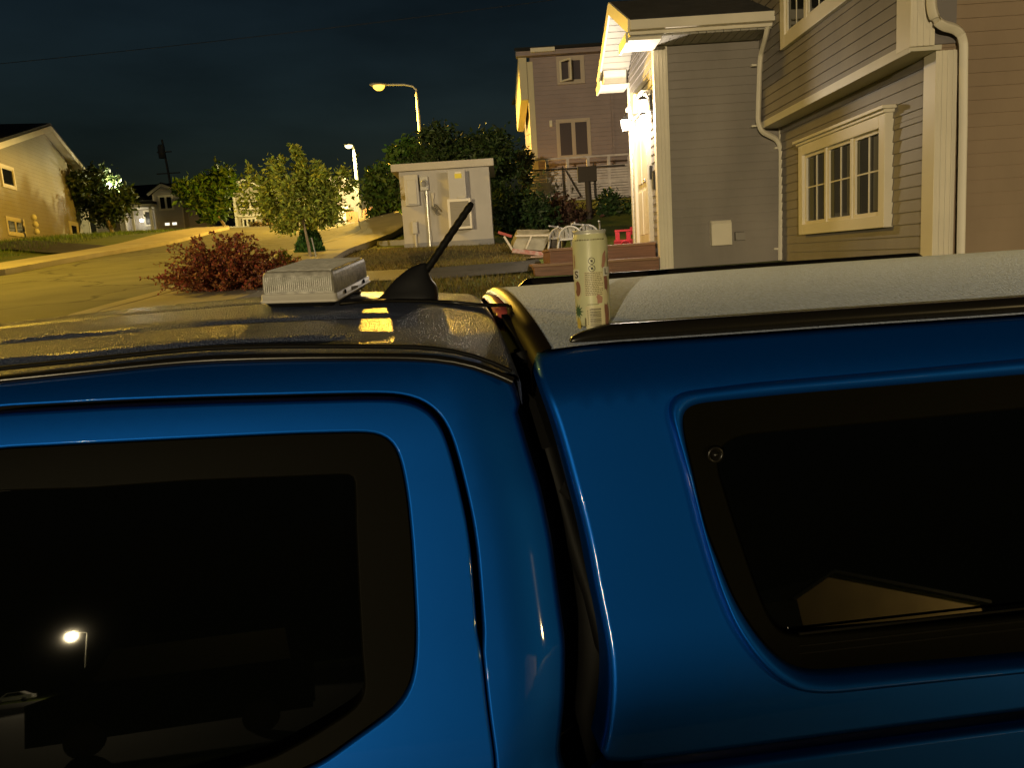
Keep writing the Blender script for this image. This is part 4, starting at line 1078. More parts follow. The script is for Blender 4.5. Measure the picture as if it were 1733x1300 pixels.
def lwin(px0, py0, px1, py1, panes, cas=0.14):
    def hit(px, py):
        d = ray(px, py); k = (A0 - EYE).dot(an) / d.dot(an); return EYE + d * k
    a, b = hit(px0, py1), hit(px1, py0); m_ = hit((px0 + px1) / 2, (py0 + py1) / 2)
    s0, s1 = (a - A0).dot(ax_), (b - A0).dot(ax_); h = abs(hit((px0 + px1) / 2, py0).z - hit((px0 + px1) / 2, py1).z)
    return win(lh, LP(s0, m_.z - h / 2), ax_, an, s1 - s0, h, cas, panes, 0.06, 0.07)
lwin(5, 286, 19, 313, 1); lwin(14, 374, 37, 394, 2); lwin(121, 381, 129, 397, 1, 0.18); 
# garden lanterns at the wall
for i, (px, py) in enumerate(((57, 368), (60, 380), (62, 392))):
    d = ray(px, py); k = ((A0 + an * 0.6) - EYE).dot(an) / d.dot(an); p = EYE + d * k
    m1 = MB(); m1.lathe([(0, -0.13), (0.11, -0.08), (0.13, 0.02), (0.08, 0.13), (0, 0.15)], p, 10); o = m1.build('wall_ornament', mat('pale_ornament', (0.85, 0.8, 0.6), 0.4), lh)

# bungalow beyond the lawn
by_ = 65.0
bung = thing('bungalow', 'grey bungalow with a dark roof, portico and lit basement windows beyond the lawn', 'bungalow', (-29, 68, 6.6))
bs = mat('bungalow_siding', (0.5, 0.46, 0.42), 0.7, var=0.05, vscale=1, wave=0.18)
def B(px, py, y=by_): return at_y(px, py, y)
mb = MB(); x0, x1 = B(153, 350).x, B(345, 350).x; ez = 8.95
mb.box(x0, x1, by_ + 1.0, by_ + 9, 5.5, ez); mb.build('wall', bs, bung)
mb = MB(); rz = 10.5
mb.prism([(x0 - 0.4, by_ + 0.5, ez), (x1 + 0.4, by_ + 0.5, ez), (x1 + 0.4, by_ + 5, rz), (x0 - 0.4, by_ + 5, rz)], (0, 0, 0.15)); mb.prism([(x0 - 0.4, by_ + 9.5, ez), (x1 + 0.4, by_ + 9.5, ez), (x1 + 0.4, by_ + 5, rz), (x0 - 0.4, by_ + 5, rz)], (0, 0, 0.15))
mb.prism([(x1, by_ + 1, ez), (x1, by_ + 9, ez), (x1, by_ + 5, rz - 0.05)], (-0.2, 0, 0)); mb.build('roof', mat('black_shingle', (0.012, 0.012, 0.013), 0.9), bung)
def gable(px0, px1, ppx, ppy, epy0, epy1, y, dep, name='gable_front'):
    a, b, p = B(px0, epy0, y), B(px1, epy1, y), B(ppx, ppy, y); ez_ = (a.z + b.z) / 2
    m1 = MB(); m1.prism([(a.x + 0.3, y, 5.5), (b.x - 0.3, y, 5.5), (b.x - 0.3, y, ez_ + 0.05), (p.x, y, p.z - 0.08), (a.x + 0.3, y, ez_ + 0.05)], (0, dep, 0)); g = m1.build(name, bs, bung)
    m1 = MB()
    for e in (a, b): m1.bar((e.x, y - 0.3, ez_ - 0.05), (p.x, y - 0.3, p.z - 0.05), 0.04, 0.2)
    m1.build('rake_board', white, g)
    m1 = MB()
    for e in (a, b): m1.obox((e.x, y - 0.32, ez_ + 0.05), V((p.x - e.x, 0, p.z - ez_)), (0, dep + 1.5, 0), (0, 0, 0.1))
    m1.build('gable_roof', MATS['black_shingle'], g); 
    
    for cx_ in (b.x - 0.31, a.x + 0.31): m1 = MB(); m1.box(cx_ - 0.05, cx_ + 0.05, y - 0.04, y - 0.001, 5.6, ez_); m1.build('corner_board', white, g)
    return g
gable(252, 312, 275, 312, 329, 326, by_, 1.5); gable(150, 212, 178, 317, 333, 329, by_ + 0.2, 1.3)
pwin(bung, 271, 333, 291, 353, by_, cas=0.12, panes=2, proud=0.06, mid=0.1)
pwin(bung, 216, 340, 219, 355, by_, cas=0.12, panes=1, proud=0.06)
pwin(bung, 279, 376, 300, 381.5, by_, cas=0.02, panes=2, proud=0.04, mid=0.16, gm=lit_m)
p0, p1 = B(222, 350), B(264, 347)
mb = MB(); mb.box(p0.x, p1.x, by_ - 0.8, by_ + 1.0, p0.z - 0.15, p0.z + 0.08); mb.build('portico_roof', white, bung)
mb = MB(); mb.box(p0.x - 0.1, p1.x + 0.1, by_ - 0.9, by_ + 1.0, p0.z + 0.081, p0.z + 0.3); mb.build('portico_shingles', MATS['black_shingle'], bung)
for px in (231, 262):
    q = B(px, 366); m1 = MB(); m1.box(q.x - 0.09, q.x + 0.09, by_ - 0.75, by_ - 0.6, 5.9, p0.z - 0.151); m1.build('portico_post', white, bung)
pwin(bung, 246, 358, 257, 380, by_ + 1.0, cas=0.12, panes=1, proud=0.05, gm=mat('dark_door', (0.03, 0.028, 0.025), 0.4), name='door')
q = B(240, 373, by_ + 0.6); m1 = MB(); m1.lathe([(0, -0.13), (0.13, -0.09), (0.14, 0.1), (0, 0.15)], q, 10); o = m1.build('porch_light', mat('far_lamp_glow', (1, 1, 1), 0.3, emit=(1, 0.92, 0.7), estr=8), bung)
light('porch_light_glow', q - V((0, 0.3, 0)), 25, (1, 0.9, 0.65), 0.12, o)
q = B(185, 314, 44); m1 = MB(); m1.lathe([(0, -0.16), (0.12, -0.12), (0.13, 0.12), (0, 0.16)], q, 8); fl = m1.build('flood_lamp', MATS['far_lamp_glow']); light('flood_light', q + V((0.1, 0.5, 0.0)), 800, (1, 0.88, 0.6), 0.15, fl)
m1 = MB(); m1.tube([(q.x + 0.15, 44.3, terr(q.x, 44.3) - 0.3), (q.x + 0.1, 44.25, q.z), (q.x, 44.05, q.z + 0.1)], 0.05, 8); m1.build('lamp_mast', mat('dark_mast', (0.03, 0.03, 0.03), 0.5), fl)
tag(fl, 'small bright white lamp shining out of the dark left tree', 'lamp')

# second bungalow behind the young tree
b3 = thing('bungalow', 'tan gabled bungalow with a cream fascia behind the pale young tree', 'bungalow', (-15, 64, 5.7))
y3 = 60.0
s3 = mat('tan_siding', (0.42, 0.37, 0.26), 0.7, var=0.05, vscale=1, wave=0.18)
x0, x1 = at_y(396, 350, y3).x, at_y(604, 350, y3).x
za, zpk = at_y(394, 314, y3).z, at_y(408, 304, y3).z
xp = at_y(414, 304, y3).x; xr = at_y(470, 330, y3).x
mb = MB(); mb.prism([(x0, y3, 4.8), (xr, y3, 4.8), (xr, y3, za - 0.7), (xp, y3, zpk - 0.05), (x0, y3, za)], (0, 8, 0)); mb.build('wall', s3, b3)
mb = MB(); mb.box(xr, x1, y3 + 1.2, y3 + 8, 4.8, 7.9); mb.build('side_wall', s3, b3)
mb = MB(); mb.prism([(x1 - 0.25, y3 + 1.2, 4.8), (x1 + 0.004, y3 + 1.19, 4.8), (x1 + 0.004, y3 + 1.19, 7.9), (x1 - 1.0, y3 + 1.19, 9.3), (x1 - 2.3, y3 + 1.19, 9.3), (x1 - 2.3, y3 + 1.19, 4.8)], (0, 0.18, 0)); mb.build('end_gable', mat('mauve_siding', (0.30, 0.25, 0.23), 0.7), b3)
mb = MB(); mb.bar((x1 + 0.1, y3 + 1.1, 7.85), (x1 - 1.1, y3 + 1.1, 9.3), 0.2, 0.12)
for (ex, ez_) in ((x0 - 0.3, za - 0.1), (xr + 0.2, za - 0.75)): mb.bar((ex, y3 - 0.3, ez_), (xp, y3 - 0.3, zpk), 0.04, 0.22)
mb.build('rake_board', white, b3)
mb = MB(); mb.obox((x0 - 0.35, y3 - 0.32, za - 0.02), V((xp - x0 + 0.35, 0, zpk - za + 0.05)), (0, 8.5, 0), (0, 0, 0.1)); mb.obox((xr + 0.25, y3 - 0.32, za - 0.68), V((xp - xr - 0.25, 0, zpk - za + 0.7)), (0, 8.5, 0), (0, 0, 0.1))
mb.prism([(xr, y3 + 0.8, 7.9), (x1 - 2.4, y3 + 0.8, 7.9), (x1 - 2.4, y3 + 5, 9.6), (xr, y3 + 5, 9.6)], (0, 0, 0.12)); mb.build('roof', MATS['black_shingle'], b3)
mb = MB(); q = at_y(400, 366, y3); mb.box(x0, xr, y3 - 0.06, y3 - 0.001, q.z - 0.08, q.z + 0.08); mb.box(x0 - 0.02, x0 + 0.12, y3 - 0.05, y3 - 0.002, 4.8, za - 0.1); mb.build('band_board', white, b3)
pwin(b3, 413, 371, 432, 384, y3, cas=0.10, panes=3, proud=0.06, mid=0.1); pwin(b3, 407, 341, 440, 352, y3, cas=0.10, panes=2, proud=0.06, mid=0.1)
pwin(b3, 549, 374, 569, 384, y3 + 1.2, cas=0.03, panes=1, proud=0.05, gm=white)
for px in (576, 583): 
    q = at_y(px, 365, y3 - 0.4); m1 = MB(); m1.box(q.x - 0.12, q.x + 0.12, y3 - 0.5, y3 - 0.3, 4.9, at_y(px, 352, y3).z); m1.build('porch_post', white, b3)
q = at_y(560, 354, y3); mb = MB(); mb.box(q.x - 0.5, q.x + 1.5, y3 - 0.7, y3 + 1.2, q.z - 0.1, q.z + 0.12); mb.build('porch_roof', white, b3)
q = at_y(572, 381, 57); mb = MB(); mb.prism([(q.x - 0.42, 57, 0), (q.x + 0.42, 57, 0), (q.x + 0.36, 57, -0.5), (q.x - 0.36, 57, -0.5)], (0, 0.6, 0)); mb.box(q.x - 0.45, q.x + 0.45, 56.95, 57.65, 0.001, 0.08)
for i, v in enumerate(mb.v): mb.v[i] = (v[0], v[1], v[2] + q.z + 0.25)
tag(mb.build('plastic_bin', mat('dark_bin', (0.012, 0.015, 0.015), 0.5), recalc=True), 'dark plastic bin by the white porch posts at the road end', 'bin')
# fence by the lamp, white post, dark shed
fence = thing('wooden_fence', 'brown wooden fence with pickets behind the straight street lamp', 'fence', (-9.5, 58, 5.2))
fm = mat('brown_fence', (0.34, 0.14, 0.05), 0.7, var=0.2, vscale=4, stretch=(4, 1, 0.4))
y4 = 58.0
def slab(px0, px1, py0, py1, y, mb, d=0.05): a = at_y(px0, (py0 + py1) / 2, y); b = at_y(px1, (py0 + py1) / 2, y); zt_, zb2 = at_y((px0 + px1) / 2, py0, y).z, at_y((px0 + px1) / 2, py1, y).z; mb.box(a.x, b.x, y, y + d, zb2 - 0.3, zt_)
mb = MB()
for i in range(8): slab(586.5 + 3 * i, 589.2 + 3 * i, 357 + abs(i - 3.5) * 0.5, 383, y4, mb)
mb.build('gate', fm, fence)
mb = MB()
for i in range(5): slab(614.5 + 5.2 * i, 618 + 5.2 * i, 352 - i * 0.6, 378, y4, mb)
slab(612, 641, 360, 363, y4 + 0.06, mb); slab(612, 641, 371, 374, y4 + 0.06, mb); mb.build('picket_panel', fm, fence)
mb = MB(); slab(637, 641, 338, 374, y4 - 3, mb, 0.25); q = at_y(639, 338, y4 - 3); mb.box(q.x - 0.14, q.x + 0.14, y4 - 3.03, y4 - 2.72, q.z + 0.001, q.z + 0.1)
tag(mb.build('gate_post', white), 'pale square gate post right of the brown picket fence', 'post')
sh = thing('dark_shed', 'dark shed with a flat roof behind the picket fence', 'shed', (-9, 64, 5.3))
mb = MB(); slab(606, 645, 336, 380, 62, mb, 4); mb.build('wall', mat('dark_shed_wall', (0.035, 0.028, 0.025), 0.8), sh)
mb = MB(); slab(604, 648, 327, 336, 61.7, mb, 4.6); sr = mb.build('roof', MATS['black_shingle'], sh); 
for i, v in enumerate(sr.data.vertices):
    if v.co.z + 0 < at_y(626, 336, 61.7).z - 0.1: v.co.z += 0.3
# far utility pole and overhead wire
m1 = MB(); a, b = at_y(274, 236, 110), at_y(287, 303, 110); m1.tube([V((b.x, 110, 7.5)), b, a], [0.2, 0.17, 0.14], 8); dp = (a - b).normalized(); c_ = a.lerp(b, 0.3); m1.bar(c_ - V((1.0, 0, 0.06)), c_ + V((1.0, 0, -0.06)), 0.12, 0.14); m1.bar(a.lerp(b, 0.85) - V((1.6, 0, 0)), a.lerp(b, 0.85) + V((1.6, 0, 0)), 0.12, 0.14)
up = m1.build('utility_pole', mat('grey_pole', (0.35, 0.34, 0.30), 0.9)); tag(up, 'far utility pole with a transformer rising behind the grey bungalow', 'utility pole')
m1 = MB(); c_ = at_y(273.5, 256, 109.6); m1.lathe([(0, -0.9), (0.45, -0.9), (0.48, 0.6), (0.3, 0.9), (0, 0.9)], c_, 12); m1.build('transformer', mat('transformer_grey', (0.35, 0.36, 0.36), 0.5), up)
m1 = MB(); wp = [at_y(-220 + 1180 * f, 128 - 132 * f + 26 * (f - f * f), 26 + 6 * f) for f in [i / 30 for i in range(31)]]; m1.tube(wp, 0.009, 6)
tag(m1.build('overhead_wire', mat('wire_grey', (0.03, 0.03, 0.03), 0.8, spec=0.1)), 'thin overhead wire crossing the night sky', 'wire')
# ------------------------------------------------------------------ plants
bark = mat('bark', (0.16, 0.11, 0.07), 0.9, var=0.3, vscale=8, stretch=(3, 3, 0.5), bump=0.02, bscale=20)
bark_l = mat('pale_bark', (0.34, 0.27, 0.18), 0.85, var=0.25, vscale=10, stretch=(3, 3, 0.5))
def leafm(n, c): return mat(n, c, 0.55, island=0.55, spec=0.35)
def crown(mb, c, rx, ry, rz, n, size, clumps=22, rnd=None, spread=0.30, shell=0.55, droop=0.0, asp=0.5):
    rnd = rnd or random.Random(1); cl = []
    for _ in range(clumps):
        while True:
            p = V((rnd.uniform(-1, 1), rnd.uniform(-1, 1), rnd.uniform(-1, 1)))
            if shell * rnd.random() < p.length < 0.92: break
        cl.append((p, rnd.uniform(0.55, 1.25)))
    vs = []; fs = []
    for _ in range(n):
        p, s = cl[rnd.randrange(clumps)]
        q = p + V((rnd.gauss(0, 1), rnd.gauss(0, 1), rnd.gauss(0, 1))) * spread * s * 0.62
        P = c + V((q.x * rx, q.y * ry, q.z * rz))
        a = V((rnd.gauss(0, 1), rnd.gauss(0, 1), rnd.gauss(0, 0.8) - droop)).normalized(); b = a.cross(V((rnd.gauss(0, 1), rnd.gauss(0, 1), rnd.gauss(0, 1)))).normalized()
        L = size * rnd.uniform(0.55, 1.35); w = L * asp; i = len(vs); nn = a.cross(b) * L * 0.12
        vs += [P, P + a * L * 0.5 + b * w * 0.5 + nn, P + a * L, P + a * L * 0.5 - b * w * 0.5 + nn]; fs += [(i, i + 1, i + 2), (i, i + 2, i + 3)]
    mb.add(vs, fs, False); return [c + V((p.x * rx, p.y * ry, p.z * rz)) for p, s in cl]
def tree(name, label, cat, base, top_trunk, c, r, n, size, lm, bm=None, tr=0.06, clumps=22, seed=1, group=None, spread=0.3, shell=0.55, extra=None, droop=0.0):
    base, c = V(base), V(c); rnd = random.Random(seed)
    t = thing(name, label, cat, base, group); mb = MB()
    cl = crown(mb, c, *r, n, size, clumps, rnd, spread, shell, droop)
    if extra: extra(mb, rnd)
    mb.build('crown', lm, t)
    tt = V(top_trunk); m1 = MB()
    m1.tube([base - V((0, 0, 0.3)), base.lerp(tt, 0.5) + V((rnd.gauss(0, tr * 0.4), 0, 0)), tt, tt.lerp(c, 0.6)], [tr * 1.15, tr, tr * 0.8, tr * 0.4], 8)
    for p in cl[:12]:
        s = tt.lerp(c, rnd.uniform(0.0, 0.5)); m1.tube([s, s.lerp(p, 0.5) + V((0, 0, 0.08 * (p - s).length)), p], [tr * 0.45, tr * 0.28, tr * 0.1], 5)
    m1.build('trunk', bm or bark, t); return t
def T(name, label, cat, y, pxc, pyt, pyb, pxr, n, size, lm, base_px=None, bm=None, tr=0.06, depth=1.0, **k):
    c = at_y(pxc, (pyt + pyb) / 2, y); rx = pxr / F * y; rz = (pyb - pyt) / 2 / F * y
    if base_px: b = at_y(*base_px, y); tt = at_y(pxc + (base_px[0] - pxc) * 0.45, pyb - 4, y)
    else: b = V((c.x, y, c.z - rz - 0.3)); tt = V((c.x, y, c.z - rz * 0.5))
    zt_ = terr(b.x, y)
    if base_px is None: b.z = min(b.z, zt_)
    elif b.z > zt_: b.z = zt_ 
    return tree(name, label, cat, b, tt, c, (rx, rx * depth, rz), n, size, lm, bm, tr, **k)
dkg = leafm('dark_leaf', (0.045, 0.075, 0.02)); ylw = leafm('pale_green_leaf', (0.30, 0.35, 0.05)); mid = leafm('mid_green_leaf', (0.09, 0.17, 0.025))
T('shade_tree', 'dark leafy tree with a pale trunk in front of the cream gable house', 'tree', 44, 168, 288, 372, 49, 4200, 0.34, dkg, (193, 398), bark_l, 0.11, seed=3)
T('shade_tree', 'green leafy tree with a slim trunk between the two bungalows', 'tree', 45, 356, 286, 370, 46, 4200, 0.34, mid, (384, 391), bark_l, 0.10, seed=5)
yt = 13.4
def spire(mb, rnd):
    vs = []
    for (px, py, r, n) in ((503, 262, 9, 190), (512, 276, 12, 200), (497, 250, 5, 70), (470, 275, 12, 110), (540, 285, 14, 160), (583, 300, 14, 180), (588, 318, 14, 150), (425, 300, 14, 110), (416, 330, 14, 90), (412, 350, 12, 70), (560, 345, 16, 120)):
        crown(mb, at_y(px, py, yt), r / F * yt, r / F * yt, r * 1.4 / F * yt, n, 0.085, 5, rnd, 0.4)
T('young_tree', 'pale yellow green young tree with a pointed top behind the roof beacon', 'tree', yt, 507, 280, 392, 68, 8200, 0.085, ylw, (527, 442), bark_l, 0.026, seed=8, extra=spire, clumps=34, spread=0.22, shell=0.5)
m1 = MB(); a, b = at_y(527, 402, 13.3), at_y(540, 445, 13.3); m1.tube([b - V((0, 0, 0.2)), a], 0.012, 6); tag(m1.build('garden_stake', mat('grey_stake', (0.4, 0.4, 0.38), 0.6)), 'thin grey stake beside the trunk of the young tree', 'stake')
# small cedar
ced = thing('cedar_shrub', 'small dense bright green cedar behind the roof beacon', 'shrub', at_y(528, 445, 14.4)); mb = MB(); rnd = random.Random(4)
vs = []; fs = []
for _ in range(7000):
    f = rnd.random() ** 0.8; a = rnd.random() * 2 * PI; hh = at_y(528, 448, 14.4).z; ht = at_y(528, 381, 14.4).z; R0 = 0.33 * (1 - f) ** 0.55 * (0.86 + 0.14 * math.sin(a * 5 + f * 9)) * (1.0 if f > 0.12 else 0.75)
    R1 = R0 * math.sqrt(rnd.uniform(0.35, 1)); c = at_y(528, 448, 14.4); P = V((c.x + R1 * math.cos(a), 14.4 + R1 * math.sin(a), hh + (ht - hh) * f))
    d = V((math.cos(a) * 0.5, math.sin(a) * 0.5, 1.0 + rnd.gauss(0, 0.3))).normalized(); b = d.cross(V((rnd.gauss(0, 1), rnd.gauss(0, 1), rnd.gauss(0, 1)))).normalized(); L = 0.075 * rnd.uniform(0.6, 1.3); i = len(vs)
    vs += [P, P + d * L * 0.6 + b * 0.012, P + d * L, P + d * L * 0.6 - b * 0.012]; fs += [(i, i + 1, i + 2), (i, i + 2, i + 3)]
mb.add(vs, fs); mb.build('foliage', leafm('cedar_leaf', (0.04, 0.11, 0.022)), ced)
m1 = MB(); c = at_y(528, 448, 14.4); m1.tube([c - V((0, 0, 0.3)), c + V((0, 0, 0.5))], [0.03, 0.012], 6); m1.build('stem', bark, ced)
# red barberry bush: arching twigs with small leaves
yb = 8.0
bc = at_y(392, 512, yb); zbse = terr(bc.x, yb)
bush = thing('barberry_bush', 'big red barberry bush with arching twigs at the roadside', 'bush', (bc.x, yb, zbse)); rnd = random.Random(11)
mt_ = MB(); ml = MB(); vs = []; fs = []; lz = at_y(392, 396, yb).z - zbse
for k in range(420):
    a = rnd.random() * 2 * PI; spread_ = rnd.random() ** 0.6; R_b = 0.66 * spread_ * rnd.uniform(0.8, 1.12); H = lz * (1.02 - 0.55 * spread_ ** 2.2) * rnd.uniform(0.55, 1.1)
    o = V((bc.x + 0.18 * math.cos(a) * rnd.random(), yb + 0.18 * math.sin(a) * rnd.random(), zbse - 0.05)); pts = []
    for i in range(9):
        f = i / 8; pts.append(o + V((math.cos(a) * R_b * f ** 1.2, math.sin(a) * R_b * f ** 1.2, H * math.sin(min(1.75, 1.75 * f)) / 1.0)) + V((rnd.gauss(0, 0.012), rnd.gauss(0, 0.012), rnd.gauss(0, 0.012))))
    mt_.tube(pts, [0.006 - 0.0045 * i / 8 for i in range(9)], 4, False)
    for i in range(44):
        f = rnd.uniform(0.25, 1.02) * 8; j = min(7, int(f)); P = pts[j].lerp(pts[j + 1], min(1.1, f - j))
        d = V((rnd.gauss(0, 1), rnd.gauss(0, 1), rnd.gauss(0.3, 1))).normalized(); b = d.cross(V((rnd.gauss(0, 1), rnd.gauss(0, 1), rnd.gauss(0, 1)))).normalized(); L = rnd.uniform(0.018, 0.04); q = len(vs)
        vs += [P, P + d * L * 0.55 + b * L * 0.3, P + d * L, P + d * L * 0.55 - b * L * 0.3]; fs += [(q, q + 1, q + 2), (q, q + 2, q + 3)]
ml.add(vs, fs); ml.build('foliage', leafm('red_leaf', (0.31, 0.095, 0.034)), bush); mt_.build('stem', mat('red_twig', (0.12, 0.045, 0.025), 0.8), bush)
# small plant at its right side
T('garden_plant', 'small pale weedy plant between the red bush and the cedar', 'plant', 9.5, 488, 418, 480, 20, 700, 0.06, ylw, None, bark, 0.008, seed=31, clumps=9)
# trees and shrubs behind the kiosk
T('large_tree', 'large dark tree with an uneven top behind the kiosk roof', 'tree', 23, 775, 222, 345, 108, 15000, 0.15, dkg, None, bark, 0.16, seed=21, clumps=40, spread=0.24, depth=0.8)
T('roadside_shrub', 'bright yellow green shrub left of the kiosk under the street lamp', 'shrub', 25, 655, 286, 374, 40, 3200, 0.2, leafm('lit_leaf', (0.08, 0.13, 0.02)), None, bark, 0.08, seed=23, clumps=22)
T('roadside_shrub', 'upper leafy shrub above the kiosk roof left corner', 'shrub', 24, 690, 240, 300, 38, 2000, 0.2, mid, None, bark, 0.08, seed=24, clumps=16)
T('garden_shrub', 'low dense dark green shrub right of the kiosk', 'shrub', 18.5, 872, 318, 402, 58, 4200, 0.13, leafm('deep_green_leaf', (0.035, 0.065, 0.02)), None, bark, 0.05, seed=26, clumps=24)
T('garden_shrub', 'reddish brown shrub below the pale raised deck', 'shrub', 20, 950, 328, 404, 44, 3000, 0.14, leafm('brown_leaf', (0.09, 0.05, 0.035)), None, bark, 0.05, seed=27, clumps=20)
T('garden_shrub', 'dark green shrub beside the white lit doorway of the near house', 'shrub', 20.5, 1045, 330, 402, 42, 3000, 0.14, leafm('deep_green_leaf', (0.035, 0.065, 0.02)), None, bark, 0.05, seed=28, clumps=20)
T('corner_shrub', 'pale leafy shrub at the left corner of the tall taupe house', 'shrub', 27, 885, 262, 315, 16, 900, 0.2, leafm('greyish_leaf', (0.15, 0.16, 0.10)), None, bark, 0.05, seed=29, clumps=10)
T('garden_plant', 'low leafy plant under the basement window of the tan bungalow', 'plant', 57, 447, 366, 388, 26, 900, 0.25, leafm('brownish_leaf', (0.14, 0.09, 0.02)), None, bark, 0.03, seed=33, clumps=10)
T('garden_plant', 'leafy plant by the wall ornaments of the cream gable house', 'plant', 36, 8, 386, 412, 16, 700, 0.22, mid, None, bark, 0.03, seed=34, clumps=8)
T('hedge', 'bright green hedge below the yellow lamp left of the kiosk', 'hedge', 40, 664, 340, 376, 26, 2000, 0.26, leafm('hedge_leaf', (0.06, 0.14, 0.015)), None, bark, 0.05, seed=36, clumps=24, spread=0.2)

# ------------------------------------------------------------------ garden clutter
plas = mat('white_plastic', (0.42, 0.40, 0.38), 0.45)
def chair(label, px, py_top, py_seat, y, rot, group='white plastic garden chairs'):
    tp, st = at_y(px, py_top, y), at_y(px, py_seat, y); z0 = terr(tp.x, y); s = 1.0
    t = thing('plastic_chair', label, 'chair', (tp.x, y, z0), group); H = tp.z - z0; sh_ = max(0.28, H * 0.5)
    def W(x, d, z): c, s_ = math.cos(rot), math.sin(rot); return V((tp.x + x * c - d * s_, y + x * s_ + d * c, z0 + z))
    m1 = MB(); n = 16; R0 = 0.19
    arch = [W(R0 * math.cos(PI * k / n), 0.20 + 0.05, H - R0 + R0 * math.sin(PI * k / n)) for k in range(n + 1)]
    m1.tube([W(R0, 0.17, sh_)] + arch + [W(-R0, 0.17, sh_)], 0.018, 6)
    for k in range(5):
        x = -0.13 + 0.065 * k; m1.bar(W(x, 0.18, sh_), W(x, 0.25, H - R0 + math.sqrt(R0 * R0 - x * x) - 0.01), 0.048, 0.012)
    m1.build('backrest', plas, t)
    m1 = MB(); m1.prism([W(-0.22, -0.22, sh_), W(0.22, -0.22, sh_), W(0.2, 0.2, sh_), W(-0.2, 0.2, sh_)], (0, 0, -0.03)); m1.build('seat', plas, t, bevel=0.008)
    for sx in (-1, 1):
        m1 = MB(); m1.tube([W(0.21 * sx, 0.17, sh_ + 0.2), W(0.25 * sx, -0.18, sh_ + 0.19), W(0.25 * sx, -0.22, sh_)], 0.016, 6); m1.build('armrest', plas, t)
        for sy in (-1, 1): m1 = MB(); m1.tube([W(0.2 * sx, 0.19 * sy, sh_), W(0.24 * sx, 0.24 * sy, 0)], [0.022, 0.018], 6); m1.build('leg', plas, t)
    return t
chair('white plastic chair left of the drink can, leftmost and partly behind its twin', 956, 386, 410, 13.6, 2.6)
chair('white plastic chair directly left of the drink can, overlapping the leftmost one', 968, 384, 410, 13.2, 2.9)
chair('white plastic chair whose round back peeks out above the drink can', 992, 382, 405, 13.9, 3.1)
pink = mat('red_plastic', (0.50, 0.018, 0.035), 0.4)
yr = 12.9
rc = thing('red_garden_chair', 'bright red wooden garden chair by the porch steps', 'chair', at_y(1058, 420, yr)); z0 = terr(rc.location.x, yr)
def RW(px, py, dy=0): return at_y(px, py, yr + dy)
mb = MB()
for i in range(3): a, b = RW(1040, 391 + i * 0.1), RW(1078, 388.5); mb.bar(a, b, 0.05, 0.03) if i == 0 else None
mb.bar(RW(1040, 391, 0.5), RW(1078, 388.5, 0.5), 0.05, 0.03); mb.build('armrest', pink, rc)
for px in (1044.5, 1063):
    m1 = MB(); a = RW(px, 391); m1.box(a.x - 0.035, a.x + 0.035, yr - 0.02, yr + 0.02, z0, a.z - 0.01); m1.build('leg', pink, rc)
mb = MB()
for k in range(4): a, b = RW(1039, 408 + 3.2 * k, -0.05 + 0.03 * k), RW(1079, 405 + 3.2 * k, -0.05 + 0.03 * k); mb.bar(a, b, 0.025, 0.028)
mb.build('seat', pink, rc)
m1 = MB(); c = RW(1059, 416, -0.08); m1.tube([c + V((0.085 * math.cos(a), 0, 0.085 * math.sin(a))) for a in [2 * PI * k / 20 for k in range(21)]], 0.014, 6); m1.build('wheel', pink, rc)
mb = MB()
for k in range(4): a = RW(1068 + 4.5 * k, 386, 0.45); mb.box(a.x - 0.02, a.x + 0.02, yr + 0.44, yr + 0.47, z0 + 0.3, a.z + 0.02)
mb.build('backrest', pink, rc)
# heap of discarded frames
yj = 13.6
def J(px, py, dy=0): return at_y(px, py, yj + dy)
greyw = mat('grey_board', (0.36, 0.33, 0.24), 0.8, var=0.25, vscale=5); palew = mat('pale_batten', (0.62, 0.55, 0.42), 0.7)
pal = thing('board_crate', 'grey tilted boarded crate lying beside the kiosk', 'crate', J(900, 420))
mb = MB(); mb.prism([J(866, 421), J(919, 424), J(932, 399), J(876, 399)], (0, 0.35, 0.12)); mb.build('board', greyw, pal)
m1 = MB(); m1.bar(J(890, 421, -0.03), J(899, 400, -0.03), 0.05, 0.03); m1.bar(J(872, 399, -0.03), J(931, 398, -0.03), 0.04, 0.03); m1.build('batten', palew, pal)
m1 = MB(); m1.bar(J(868, 424, -0.1), J(853, 400, -0.1), 0.035, 0.035); tag(m1.build('batten', palew), 'pale loose batten leaning left of the grey crate', 'batten')
m1 = MB(); m1.bar(J(867, 424, -0.35), J(930, 431, -0.3), 0.10, 0.07); tag(m1.build('red_plank', mat('faded_red', (0.42, 0.13, 0.10), 0.7, col2=(0.5, 0.4, 0.33), vscale=16)), 'faded red and white plank in front of the grey crate', 'plank')
m1 = MB(); m1.bar(J(898, 437, -0.6), J(932, 436, -0.6), 0.08, 0.06); tag(m1.build('pale_plank', mat('pale_pink_plank', (0.55, 0.36, 0.30), 0.7)), 'pale plank on the ground by the porch steps', 'plank')
m1 = MB(); m1.bar(J(843, 393, 1.2), J(866, 400, 1.2), 0.05, 0.05); tag(m1.build('red_rod', mat('red_rod', (0.4, 0.05, 0.03), 0.5)), 'short red rod behind the grey crate', 'rod')
gr = thing('barbecue', 'dark covered barbecue between the grey crate and the white chairs', 'barbecue', J(938, 425)); 
m1 = MB(); c = J(938, 408, 0.2); 
rings = []
for z, r in ((-0.12, 0.12), (-0.06, 0.17), (0.0, 0.19), (0.06, 0.16), (0.10, 0.09), (0.115, 0.0)): rings.append([c + V((r * 1.15 * math.cos(a) * (1 + 0.06 * math.sin(3 * a)), r * math.sin(a), z - 0.02 * math.cos(a))) for a in [2 * PI * k / 18 for k in range(18)]])
